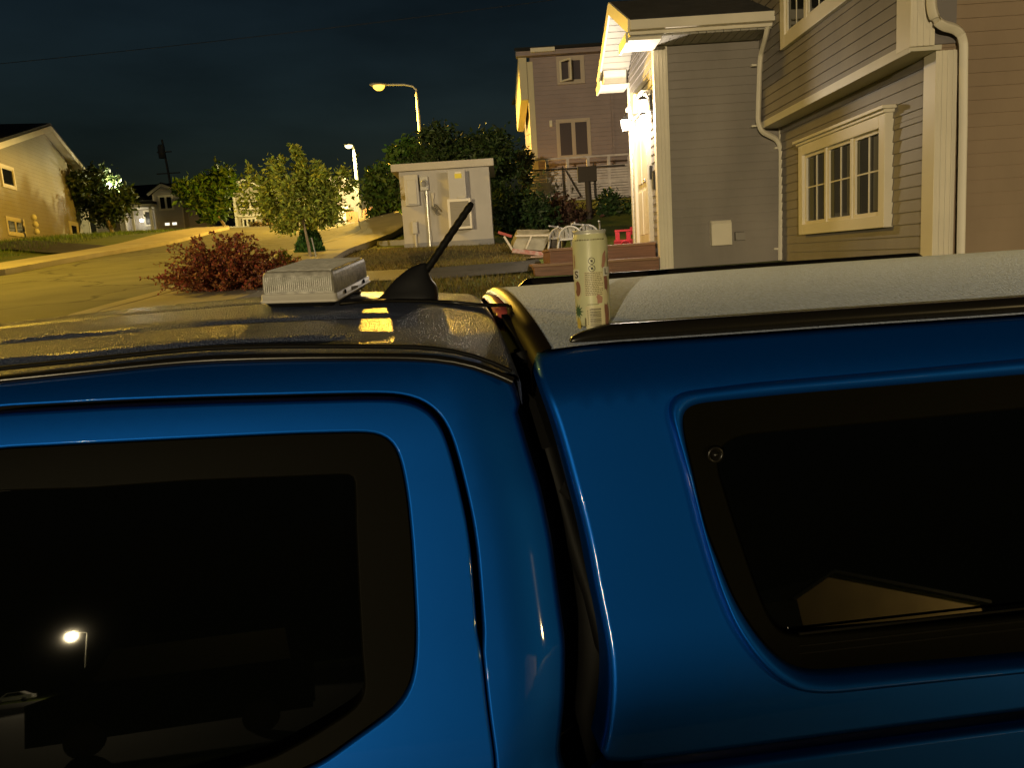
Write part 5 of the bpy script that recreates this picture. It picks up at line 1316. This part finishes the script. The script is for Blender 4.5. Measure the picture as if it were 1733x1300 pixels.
m1.loft(rings, True, True); m1.build('cover', mat('grey_cover', (0.13, 0.11, 0.10), 0.7, var=0.3, vscale=12), gr)
for dx in (-0.1, 0.1): m1 = MB(); m1.tube([c + V((dx, 0, -0.1)), c + V((dx * 1.2, 0, -0.45))], 0.014, 6); m1.build('leg', mat('dark_leg', (0.06, 0.05, 0.05), 0.5), gr)

# ------------------------------------------------------------------ drink can
cd = ray(1005.5, 566); nC = 1.285; k_ = nC / cd.dot(TN); cp = EYE + cd * k_; cT = (cp - EYE).dot(TT)
cz = EYE.z + cap_h(cT, nC); cR = 0.0292; cH = 0.158
can = thing('drink_can', 'slim pale yellow green drink can standing on the canopy roof', 'can', (cp.x, cp.y, cz))
alu = mat('brushed_aluminium', (0.75, 0.74, 0.66), 0.4, 0.35)
lab = mat('can_yellow', (0.66, 0.66, 0.40), 0.38, 0.0, 0.5, var=0.04, vscale=40)
pf = [(0.0, 0.004), (0.020, 0.002), (0.0225, 0.0), (0.0245, 0.002), (0.0285, 0.0085), (cR, 0.013), (cR, cH - 0.0165), (0.0285, cH - 0.0135), (0.0262, cH - 0.006)]
mb = MB(); mb.lathe(pf, (cp.x, cp.y, cz), 64); mb.build('can_body', lab, can)
mb = MB(); mb.lathe([(0.0262, cH - 0.006), (0.0262, cH - 0.0035), (0.0278, cH - 0.0015), (0.0278, cH), (0.0262, cH + 0.0003), (0.0252, cH - 0.001), (0.0245, cH - 0.0045), (0.0, cH - 0.004)], (cp.x, cp.y, cz), 64)
cl_ = mb.build('can_lid', alu, can)
mb = MB(); mb.lathe([(0.0, 0.0014), (0.0085, 0.0012), (0.0098, 0.0), (0.0085, -0.0012), (0, -0.0012)], (cp.x - 0.002, cp.y + 0.004, cz + cH - 0.001), 20); mb.build('pull_tab', alu, cl_)
mb = MB(); mb.lathe([(0, 0.0003), (0.0085, 0.0003), (0.0085, 0.0), (0, 0.0)], (cp.x + 0.004, cp.y - 0.011, cz + cH - 0.0039), 20); mb.build('can_opening', mblack, cl_)
phi0 = math.atan2(-cp.y, -cp.x)    # the bearing from the can towards the viewer
pxs = F * cR / (cp - EYE).dot(FW); zpx = 1.0 / (F / (cp - EYE).dot(FW))
def cxy(px, py):
    """photo pixel on the can's face -> angle, height"""
    a = math.asin(max(-0.999, min(0.999, (px - 1000) / pxs))); return a, at_y(1000, py + 1.0, cp.y - cR).z - cz
def CP3(a, z, o): return V((cp.x + (cR + o) * math.cos(phi0 + a), cp.y + (cR + o) * math.sin(phi0 + a), cz + z))
def decal(name, polys, m, o, seg=0.0015):
    """polygons in (arc metres, height), wrapped round the can"""
    m1 = MB()
    for poly in polys:
        poly = ccw([tuple(p) for p in poly]); ds = resamp(poly, seg) if len(poly) < 60 else poly
        vs = [V(p) for p in ds]; n = len(vs)
        x0, x1 = min(p.x for p in vs), max(p.x for p in vs); z0_, z1_ = min(p.y for p in vs), max(p.y for p in vs)
        g = 0.0022; extra_ = []
        i = x0 + g
        while i < x1:
            j = z0_ + g * 2
            while j < z1_:
                if inside((i, j), ds): extra_.append(V((i, j)))
                j += g * 3
            i += g
        rv, re, rf, *_ = delaunay_2d_cdt(vs + extra_, [(q, (q + 1) % n) for q in range(n)], [], 0, 1e-7); fs = []
        for f in rf:
            c = [sum(rv[q][e] for q in f) / len(f) for e in (0, 1)]
            if inside(c, ds): fs.append(tuple(f))
        m1.add([CP3(v[0] / cR, v[1], o) for v in rv], fs, True)
    return m1.build(name, m, can)
def cq(px, py): a, z = cxy(px, py); return (a * cR, z)
def ell(px, py, rx, ry, n=28, rot=0.0, wob=0.0):
    a0, z0_ = cq(px, py); sx = zpx / max(0.25, math.cos(a0 / cR)); o = []
    for k in range(n):
        t = 2 * PI * k / n; w = 1 + wob * math.sin(5 * t + 1); x, z = rx * math.cos(t) * w, ry * math.sin(t) * w
        o.append((a0 + (x * math.cos(rot) - z * math.sin(rot)) * zpx, z0_ + (x * math.sin(rot) + z * math.cos(rot)) * zpx))
    return o
def rect(px0, py0, px1, py1): a, b = cq(px0, py0), cq(px1, py1); return [(a[0], b[1]), (b[0], b[1]), (b[0], a[1]), (a[0], a[1])]
ink = mat('label_ink', (0.035, 0.03, 0.02), 0.5); inkf = mat('label_small_print', (0.17, 0.15, 0.07), 0.5); lpale = mat('label_cream', (0.68, 0.62, 0.38), 0.45)
brn = mat('label_brown', (0.26, 0.12, 0.08), 0.45); rose = mat('label_rose', (0.45, 0.24, 0.17), 0.45); grn = mat('label_green', (0.05, 0.12, 0.06), 0.45); gold = mat('label_gold', (0.55, 0.42, 0.08), 0.4); lwhite = mat('label_white', (0.75, 0.74, 0.66), 0.45)
decal('cream_panels', [rect(988, 459, 1019, 500), rect(988, 517, 1022, 556), ell(977, 490, 8.5, 16), ell(1024, 500, 5, 11)], lpale, 0.0002)
decal('brown_shapes', [ell(977, 487, 6.5, 12.5), ell(1023, 482, 4.6, 24, wob=0.14), ell(1022.5, 533, 5.2, 27, wob=0.15), ell(1016, 470, 0, 0) if False else ell(1027, 445, 2, 16)], brn, 0.0004)
decal('rose_shapes', [ell(1011, 506, 6, 7.5, rot=0.3, wob=0.1), ell(1021, 440, 4, 15, wob=0.1, rot=-0.2), ell(973.5, 440, 2.0, 12)], rose, 0.00055)
decal('cream_spots', [ell(974, 484, 2.6, 7), ell(1021.5, 503, 4.6, 13), ell(1006, 506, 1.6, 6, rot=0.2)], lpale, 0.0007)
st = []; a0, z0_ = cq(976, 526)
for k in range(22): t = 2 * PI * k / 22; r = (14 if k % 2 == 0 else 6) * zpx; st.append((a0 + r * math.cos(t) * 0.9, z0_ + r * math.sin(t)))
decal('pineapple_leaves', [st], grn, 0.0004); decal('pineapple', [ell(976, 548, 5, 12)], gold, 0.0003)
def ringp(px, py, r, w):
    o = ell(px, py, r, r, 32); i = ell(px, py, r - w, r - w, 32); return [[o[k], o[(k + 1) % 32], i[(k + 1) % 32], i[k]] for k in range(32)]
pol = ringp(1001.4, 440.6, 5.6, 1.0) + ringp(1001.4, 453.2, 5.6, 1.0)
for yy in (440.6, 453.2):
    a, b = cq(997.8, yy - 3.6), cq(1005, yy + 3.6); w = 0.5 * zpx; pol.append([(a[0] - w, a[1]), (a[0] + w, a[1]), (b[0] + w, b[1]), (b[0] - w, b[1])]); pol.append(rect(999.8, yy - 1.8, 1003.2, yy + 2.0))
decal('recycling_marks', pol, ink, 0.0004, 0.003)
rnd = random.Random(5); pol = []
for i in range(13):
    y0_ = 460.5 + i * 3.05; x = 989.5; xe = 1018 - (rnd.random() * 5 if i % 3 else 0)
    while x < xe - 1.5: w = rnd.uniform(1.2, 4.2); pol.append(rect(x, y0_, min(xe, x + w), y0_ + 1.25)); x += w + 0.8
x = 976
while x < 1022: w = rnd.uniform(1.5, 4); pol.append(rect(x, 403.5 + abs(x - 1000) * -0.02, x + w, 405.3)); x += w + 1.2
for i in range(1): pol.append(rect(990, 514, 1012, 515))
decal('small_print', pol, inkf, 0.00045, 0.004)
pol = []; y0_ = 521.5
while y0_ < 551: w = rnd.choice((0.5, 0.5, 0.8, 1.3)); pol.append(rect(993.5, y0_, 1014.5, y0_ + w)); y0_ += w + rnd.choice((0.5, 0.7, 1.0))
decal('barcode', pol, ink, 0.0004, 0.004)
decal('barcode_digits', [rect(991.0, 524 + 3.2 * k, 992.2, 526 + 3.2 * k) for k in range(8)] + [rect(986, 536, 988.5, 553)], inkf, 0.0004, 0.004)
def text_polys(s, size):
    cu = bpy.data.curves.new('glyph', 'FONT'); cu.body = s; cu.size = size; cu.offset = size * 0.018; o = bpy.data.objects.new('glyph', cu); me = o.to_mesh(); vs = [v.co.copy() for v in me.vertices]; fs = [tuple(p.vertices) for p in me.polygons]; o.to_mesh_clear(); bpy.data.objects.remove(o); bpy.data.curves.remove(cu); return vs, fs
decal('letter_patches', [rect(970.4, 454, 980.5, 471.5), rect(1019, 452, 1028.5, 467.5)], lwhite, 0.00078)
for s, px, py, hpx in (("S", 973.6, 468.5, 11.5), ("L", 1020.6, 464.5, 10)):
    vs, fs = text_polys(s, hpx * zpx * 1.4); a0, z0_ = cq(px, py); sx = 1.35 if s == 'S' else 1.2
    bm = bmesh.new(); bv = [bm.verts.new(v) for v in vs]; [bm.faces.new([bv[i] for i in f]) for f in fs]; bmesh.ops.subdivide_edges(bm, edges=bm.edges, cuts=1); me = bpy.data.meshes.new('letter')
    for v in bm.verts: p = CP3((a0 + v.co.x * sx) / cR, z0_ + v.co.y, 0.0010); v.co = p
    bm.to_mesh(me); bm.free(); lo_ = bpy.data.objects.new('letter', me); C.objects.link(lo_); me.materials.append(ink); lo_.parent = can; lo_.matrix_parent_inverse = base_mat(can).inverted()

# ------------------------------------------------------------------ beacon
c0 = roofpt(570, 522); yB = c0.y + 0.0
bcn = thing('beacon_light', 'clear ribbed rectangular beacon light with a pale base on the cab roof', 'beacon', (0, 0, 0))
q00, q10 = at_y(439, 513, yB), at_y(572, 509, yB)
BW = (q10 - q00).length; ux = V((q10.x - q00.x, 0, 0)).normalized(); ux = V((1, -0.012, 0)).normalized(); uy = V((0.035, 1, 0)).normalized(); BL = 0.315
tilt_u = (q10.z - q00.z) / BW
zt_ = at_y(568, 458, yB).z; zb0 = at_y(572, 511, yB).z
def BP(x, y, z): return V((q00.x, yB, 0)) + ux * x + uy * y + V((0, 0, zb0 + z + tilt_u * 0.0 + (x - BW) * tilt_u + y * 0.085))
BH = zt_ - zb0
bcn.location = BP(BW / 2, BL / 2, 0); 
lensm = mat('clear_lens', (0.86, 0.85, 0.80), 0.33, 0.1, 0.8, bump=0.0012, bscale=260, col2=(0.5, 0.49, 0.44), vscale=60)
basem = mat('pale_base', (0.62, 0.59, 0.52), 0.45, var=0.06, vscale=20)
def rrect(x0, x1, y0, y1, r, n=5):
    o = []
    for cx_, cy_, a0 in ((x1 - r, y1 - r, 0), (x0 + r, y1 - r, PI / 2), (x0 + r, y0 + r, PI), (x1 - r, y0 + r, 1.5 * PI)):
        for k in range(n + 1): a = a0 + PI / 2 * k / n; o.append((cx_ + r * math.cos(a), cy_ + r * math.sin(a)))
    return o
def stack(levels, name, m, par):
    m1 = MB(); rings = [[BP(x, y, z) for x, y in rrect(i, BW - i, i, BL - i, r)] for z, i, r in levels]; m1.loft(rings, True, True); n = len(rings[0]); m1.add(rings[0], [tuple(range(n))[::-1]]); m1.add(rings[-1], [tuple(range(n))]); return m1.build(name, m, par, recalc=True)
hb_z = 0.0165
stack([(0.0, 0.004, 0.006), (0.001, 0.001, 0.007), (0.005, -0.001, 0.007), (0.0055, 0.002, 0.007), (0.015, 0.002, 0.007), (hb_z, 0.0035, 0.007)], 'beacon_base', basem, bcn)
stack([(-0.008, 0.012, 0.01), (-0.0005, 0.008, 0.01)], 'under_tray', mblack, bcn)
lensd = mat('lens_body', (0.24, 0.23, 0.20), 0.40, 0.0, 0.4, bump=0.0012, bscale=240, col2=(0.62, 0.60, 0.54), vscale=70)
ln = stack([(hb_z - 0.001, 0.006, 0.006), (hb_z + 0.004, 0.0055, 0.006), (BH * 0.84, 0.0068, 0.007), (BH * 0.94, 0.0085, 0.008), (BH * 0.985, 0.0115, 0.010), (BH, 0.018, 0.014)], 'lens', lensd, bcn)
m1 = MB(); nr = 34
for k in range(nr):
    x = 0.009 + (BW - 0.018) * (k + 0.5) / nr; m1.tube([BP(x, 0.0052, hb_z + 0.004), BP(x, 0.0068, BH * 0.80), BP(x, 0.0095, BH * 0.88)], [0.0017, 0.0017, 0.0010], 6)
m1.build('lens_rib', lensm, ln)['kind'] = 'stuff'
m1 = MB()
for k in range(26):
    y = 0.02 + (BL - 0.04) * (k + 0.5) / 26; m1.tube([BP(0.013, y, BH - 0.0004), BP(BW - 0.013, y, BH - 0.0004)], 0.0019, 5)
m1.build('top_rib', lensm, ln)['kind'] = 'stuff'
for y in (0.07, 0.245):
    m1 = MB(); m1.lathe([(0, 0.0025), (0.0038, 0.002), (0.0045, 0.0)], BP(BW - 0.0015, y, 0.0115), 12, (1, 0, 0)); m1.build('screw', mblack, bcn)
m1 = MB(); m1.obox(BP(BW - 0.003, 0.13, 0.0065), (0.0022, 0, 0), uy * 0.055, (0, 0, 0.0075)); m1.build('rating_plate', mat('dark_plate_grey', (0.12, 0.11, 0.10), 0.4), bcn)
for x in (0.035, BW - 0.035):
    for y in (0.035, BL - 0.05):
        p = BP(x, y, -0.008); tz = EYE.z + roof_h((p - EYE).dot(TT), (p - EYE).dot(TN)); m1 = MB()
        if p.z - tz > 0.002: m1.lathe([(0, 0), (0.019, 0), (0.021, -(p.z - tz) * 0.5), (0.021, -(p.z - tz)), (0, -(p.z - tz))], p, 20); m1.build('magnet_foot', mat('foot_metal', (0.35, 0.30, 0.2), 0.35, 0.7), bcn)
m1 = MB(); pts = [roofpt(575, 514, 0.004), roofpt(600, 511.5, 0.004), roofpt(660, 509, 0.004), roofpt(720, 509.5, 0.004), roofpt(770, 512, 0.004), roofpt(812, 516, 0.004), roofpt(832, 517, 0.006)]
e = pts[-1]; pts += [e + TT * 0.03 + V((0, 0, 0.0)) - TN * 0.015, e + TT * 0.052 - TN * 0.05 - V((0, 0, 0.018)), e + TT * 0.062 - TN * 0.10 - V((0, 0, 0.06)), e + TT * 0.07 - TN * 0.22 - V((0, 0, 0.16)), e + TT * 0.09 - TN * 0.34 - V((0, 0, 0.26)), e + TT * 0.11 - TN * 0.37 - V((0, 0, 0.34))]
m1.tube(path(pts, 0.012, 4), 0.0036, 8); m1.build('cable', gblack, bcn)
m1 = MB(); g = [e + TT * (0.075 + 0.012 * math.sin(i * 1.9)) - TN * (0.24 + 0.012 * i) - V((0, 0, 0.17 + 0.02 * i)) for i in range(9)]; m1.tube(g, [0.007 + 0.003 * math.sin(i * 2.3) for i in range(9)], 8); m1.build('plug_tape', mat('black_tape', (0.012, 0.012, 0.012), 0.12), bcn)

# ------------------------------------------------------------------ across the street behind the camera (seen reflected in the glass)
asphb = MATS['asphalt']
mb = MB(); xs = [-90, -60, -30, 0, 40]
mb.add([(x, y, terr(x, y) + 0.03) for y in (-108, -84) for x in xs], [(i, i + 1, 5 + i + 1, 5 + i) for i in range(4)]); tag(mb.build('road', MATS['dark_asphalt']), kind='structure')
mb = MB(); ys = [-83.9 + 9 * k for k in range(9)] ; xs = [-95, -60, -30, -10, 10]
mb.add([(x, y, terr(x, y) + 0.02) for y in ys for x in xs], [(j * 5 + i, j * 5 + i + 1, j * 5 + 6 + i, j * 5 + 5 + i) for j in range(8) for i in range(4)]); tag(mb.build('added_dark_ground', mat('ground_shade', (0.012, 0.012, 0.006), 0.95, spec=0.05)), kind='structure')  # near-black sheet added over the lawn so its reflection looks unlit
lamp('street_lamp', 'street lamp on a wooden pole reflected in the rear door window', (-31.0, -110, terr(-31, -110)), (-31.0, -110, 7.2), (-32.8, -110, 7.7), 0.12, (1.0, 0.80, 0.46), 280000, 2.5, 0.24, 'street lamps along the road', (17, 0.3), (1.5, 4, 2.5))
rh = thing('clapboard_house', 'dim gabled house reflected in the rear door window', 'house', (-23, -124, -1)); hz = terr(-23, -124)
mb = MB(); mb.prism([(-27, -124, hz - 1), (-19.5, -124, hz - 1), (-19.5, -124, hz + 4.4), (-23.2, -124, hz + 6.0), (-27, -124, hz + 4.4)], (0, -8, 0)); mb.build('wall', mat('dim_siding', (0.4, 0.38, 0.26), 0.8, wave=0.2), rh)
mb = MB(); mb.bar((-27.4, -123.8, hz + 4.3), (-23.2, -123.8, hz + 6.1), 0.2, 0.2); mb.bar((-19.1, -123.8, hz + 4.3), (-23.2, -123.8, hz + 6.1), 0.2, 0.2); mb.build('roof', mat('dim_trim', (0.8, 0.76, 0.6), 0.7), rh)
win(rh, (-22.2, -124, hz + 2.4), (-1, 0, 0), (0, 1, 0), 2.2, 1.4, 0.25, 2, 0.08, fm=MATS['dim_trim'])
mb = MB(); mb.box(-26, -23.8, -123.98, -123.9, hz, hz + 2.2); mb.build('door', MATS['dim_trim'], rh)
car = thing('parked_car', 'white parked car reflected low in the rear door window', 'car', (-39.5, -112, -1)); zc = terr(-39.5, -112)
mb = MB(); pr = [(-2.2, 0.35), (-2.25, 0.7), (-1.3, 0.92), (-0.6, 1.42), (0.9, 1.45), (1.7, 1.0), (2.2, 0.9), (2.25, 0.4)]
mb.prism([(-39.5 + x, -112.9, zc + z) for x, z in pr], (0, 1.7, 0)); mb.build('body', mat('white_car_paint', (0.5, 0.5, 0.5), 0.3), car, bevel=0.08)
mb = MB(); mb.prism([(-39.5 + x, -111.19, zc + z) for x, z in ((-1.0, 0.95), (-0.5, 1.35), (0.8, 1.37), (1.35, 1.0))], (0, 0.005, 0)); mb.build('window', glass, car)
for x in (-1.4, 1.4): m1 = MB(); m1.lathe([(0, -0.1), (0.33, -0.1), (0.33, 0.1), (0, 0.1)], (-39.5 + x, -111.25, zc + 0.33), 20, (0, 1, 0)); m1.build('wheel', tyre, car)
# dark vehicle parked right behind the photographer
suv = thing('parked_van', 'dark parked van reflected as a black shape in the door window', 'van', (-3.4, -16, terr(-3.4, -16))); zv = suv.location.z; xv = -3.4
pr = [(-2.6, 0.35), (-2.65, 1.2), (-1.9, 1.4), (-1.3, 2.40), (2.4, 2.45), (2.6, 1.4), (2.6, 0.4)]
mb = MB(); mb.prism([(xv + x, -16.9, zv + z) for x, z in pr], (0, 1.8, 0)); mb.build('body', mat('black_van_paint', (0.002, 0.002, 0.002), 0.7, spec=0.05), suv, bevel=0.12, bevseg=4)
mb = MB(); mb.prism([(xv + x, -15.1, zv + z) for x, z in ((-1.5, 1.5), (-1.15, 2.15), (2.1, 2.2), (2.2, 1.5))], (0, 0.006, 0)); mb.build('window', mat('van_glass', (0.002, 0.002, 0.002), 0.3, spec=0.2), suv)
for x in (-1.6, 1.6): m1 = MB(); m1.lathe([(0, -0.1), (0.36, -0.1), (0.36, 0.1), (0, 0.1)], (xv + x, -15.17, zv + 0.36), 20, (0, 1, 0)); m1.build('wheel', tyre, suv)

# lit cottage across the way behind the viewer, mirrored in the canopy window
cot = thing('cottage', 'tan gabled cottage reflected at the bottom of the canopy window', 'house', (18, -25, -0.3)); cz0 = terr(18, -25)
mb = MB(); mb.prism([(16.6, -25, cz0 - 0.5), (24.5, -25, cz0 - 0.5), (24.5, -25, 1.7), (18.3, -25, 3.4), (16.6, -25, 2.7)], (0, -7, 0)); mb.build('wall', mat('tan_board', (0.55, 0.42, 0.22), 0.8, var=0.1, vscale=1), cot)
mb = MB(); mb.bar((16.3, -24.9, 2.65), (18.3, -24.9, 3.5), 0.4, 0.12); mb.bar((24.8, -24.9, 1.7), (18.3, -24.9, 3.5), 0.4, 0.12); mb.build('roof', shingle, cot)
m1 = MB(); m1.lathe([(0, -0.12), (0.1, -0.1), (0.1, 0.1), (0, 0.12)], (27.0, -20.5, 3.6), 10); m1.tube([(27.0, -20.5, 3.7), (27.0, -20.5, 4.0), (27.0, -21.4, 4.1), (27.0, -21.5, -0.5)], 0.05, 6)
pl = m1.build('yard_lamp', MATS['lantern_black'], cot); m1 = MB(); m1.lathe([(0, -0.14), (0.09, -0.121), (0, -0.1205)], (27.0, -20.5, 3.6), 10); m1.build('lens', MATS['far_lamp_glow'], pl)
light('yard_light', (27.0, -20.5, 3.4), 4200, (1, 0.72, 0.3), 0.1, pl)
# ------------------------------------------------------------------ sky and render settings
w = bpy.data.worlds.new('World'); SC.world = w; w.use_nodes = True
nt = w.node_tree; bg = nt.nodes['Background']; sk = nt.nodes.new('ShaderNodeTexSky'); sk.sky_type = 'NISHITA'; sk.sun_disc = False
sk.sun_elevation = math.radians(-2.0); sk.sun_rotation = math.radians(0); sk.air_density = 1.2; sk.dust_density = 2.0; sk.ozone_density = 3.0
tin = nt.nodes.new('ShaderNodeMix'); tin.data_type = 'RGBA'; tin.blend_type = 'MULTIPLY'; tin.inputs[0].default_value = 1.0
tin.inputs[7].default_value = (0.95, 1.0, 0.60, 1); 
wc = nt.nodes.new('ShaderNodeTexCoord'); wm = nt.nodes.new('ShaderNodeMapping'); wm.inputs['Scale'].default_value = (1, 1, 3.5); wn = nt.nodes.new('ShaderNodeTexNoise'); wn.inputs['Scale'].default_value = 2.6; wn.inputs['Detail'].default_value = 5
wr = nt.nodes.new('ShaderNodeMapRange'); wr.inputs['From Min'].default_value = 0.35; wr.inputs['From Max'].default_value = 0.7; wr.inputs['To Min'].default_value = 0.72; wr.inputs['To Max'].default_value = 1.5
wx = nt.nodes.new('ShaderNodeMix'); wx.data_type = 'RGBA'; wx.blend_type = 'MULTIPLY'; wx.inputs[0].default_value = 1.0
nt.links.new(wc.outputs['Generated'], wm.inputs[0]); nt.links.new(wm.outputs[0], wn.inputs['Vector']); nt.links.new(wn.outputs['Fac'], wr.inputs['Value']); nt.links.new(sk.outputs['Color'], wx.inputs[6]); nt.links.new(wr.outputs['Result'], wx.inputs[7]); nt.links.new(wx.outputs[2], tin.inputs[6]); nt.links.new(tin.outputs[2], bg.inputs['Color']); bg.inputs['Strength'].default_value = 0.085
SC.view_settings.view_transform = 'Standard'; SC.view_settings.look = 'None'; SC.view_settings.exposure = 0; SC.view_settings.gamma = 1
SC.render.engine = 'CYCLES'
cy = SC.cycles; cy.use_denoising = True; cy.max_bounces = 6; cy.diffuse_bounces = 2; cy.glossy_bounces = 3; cy.transmission_bounces = 3; cy.sample_clamp_indirect = 3.0; cy.sample_clamp_direct = 40.0
cy.caustics_reflective = False; cy.caustics_refractive = False
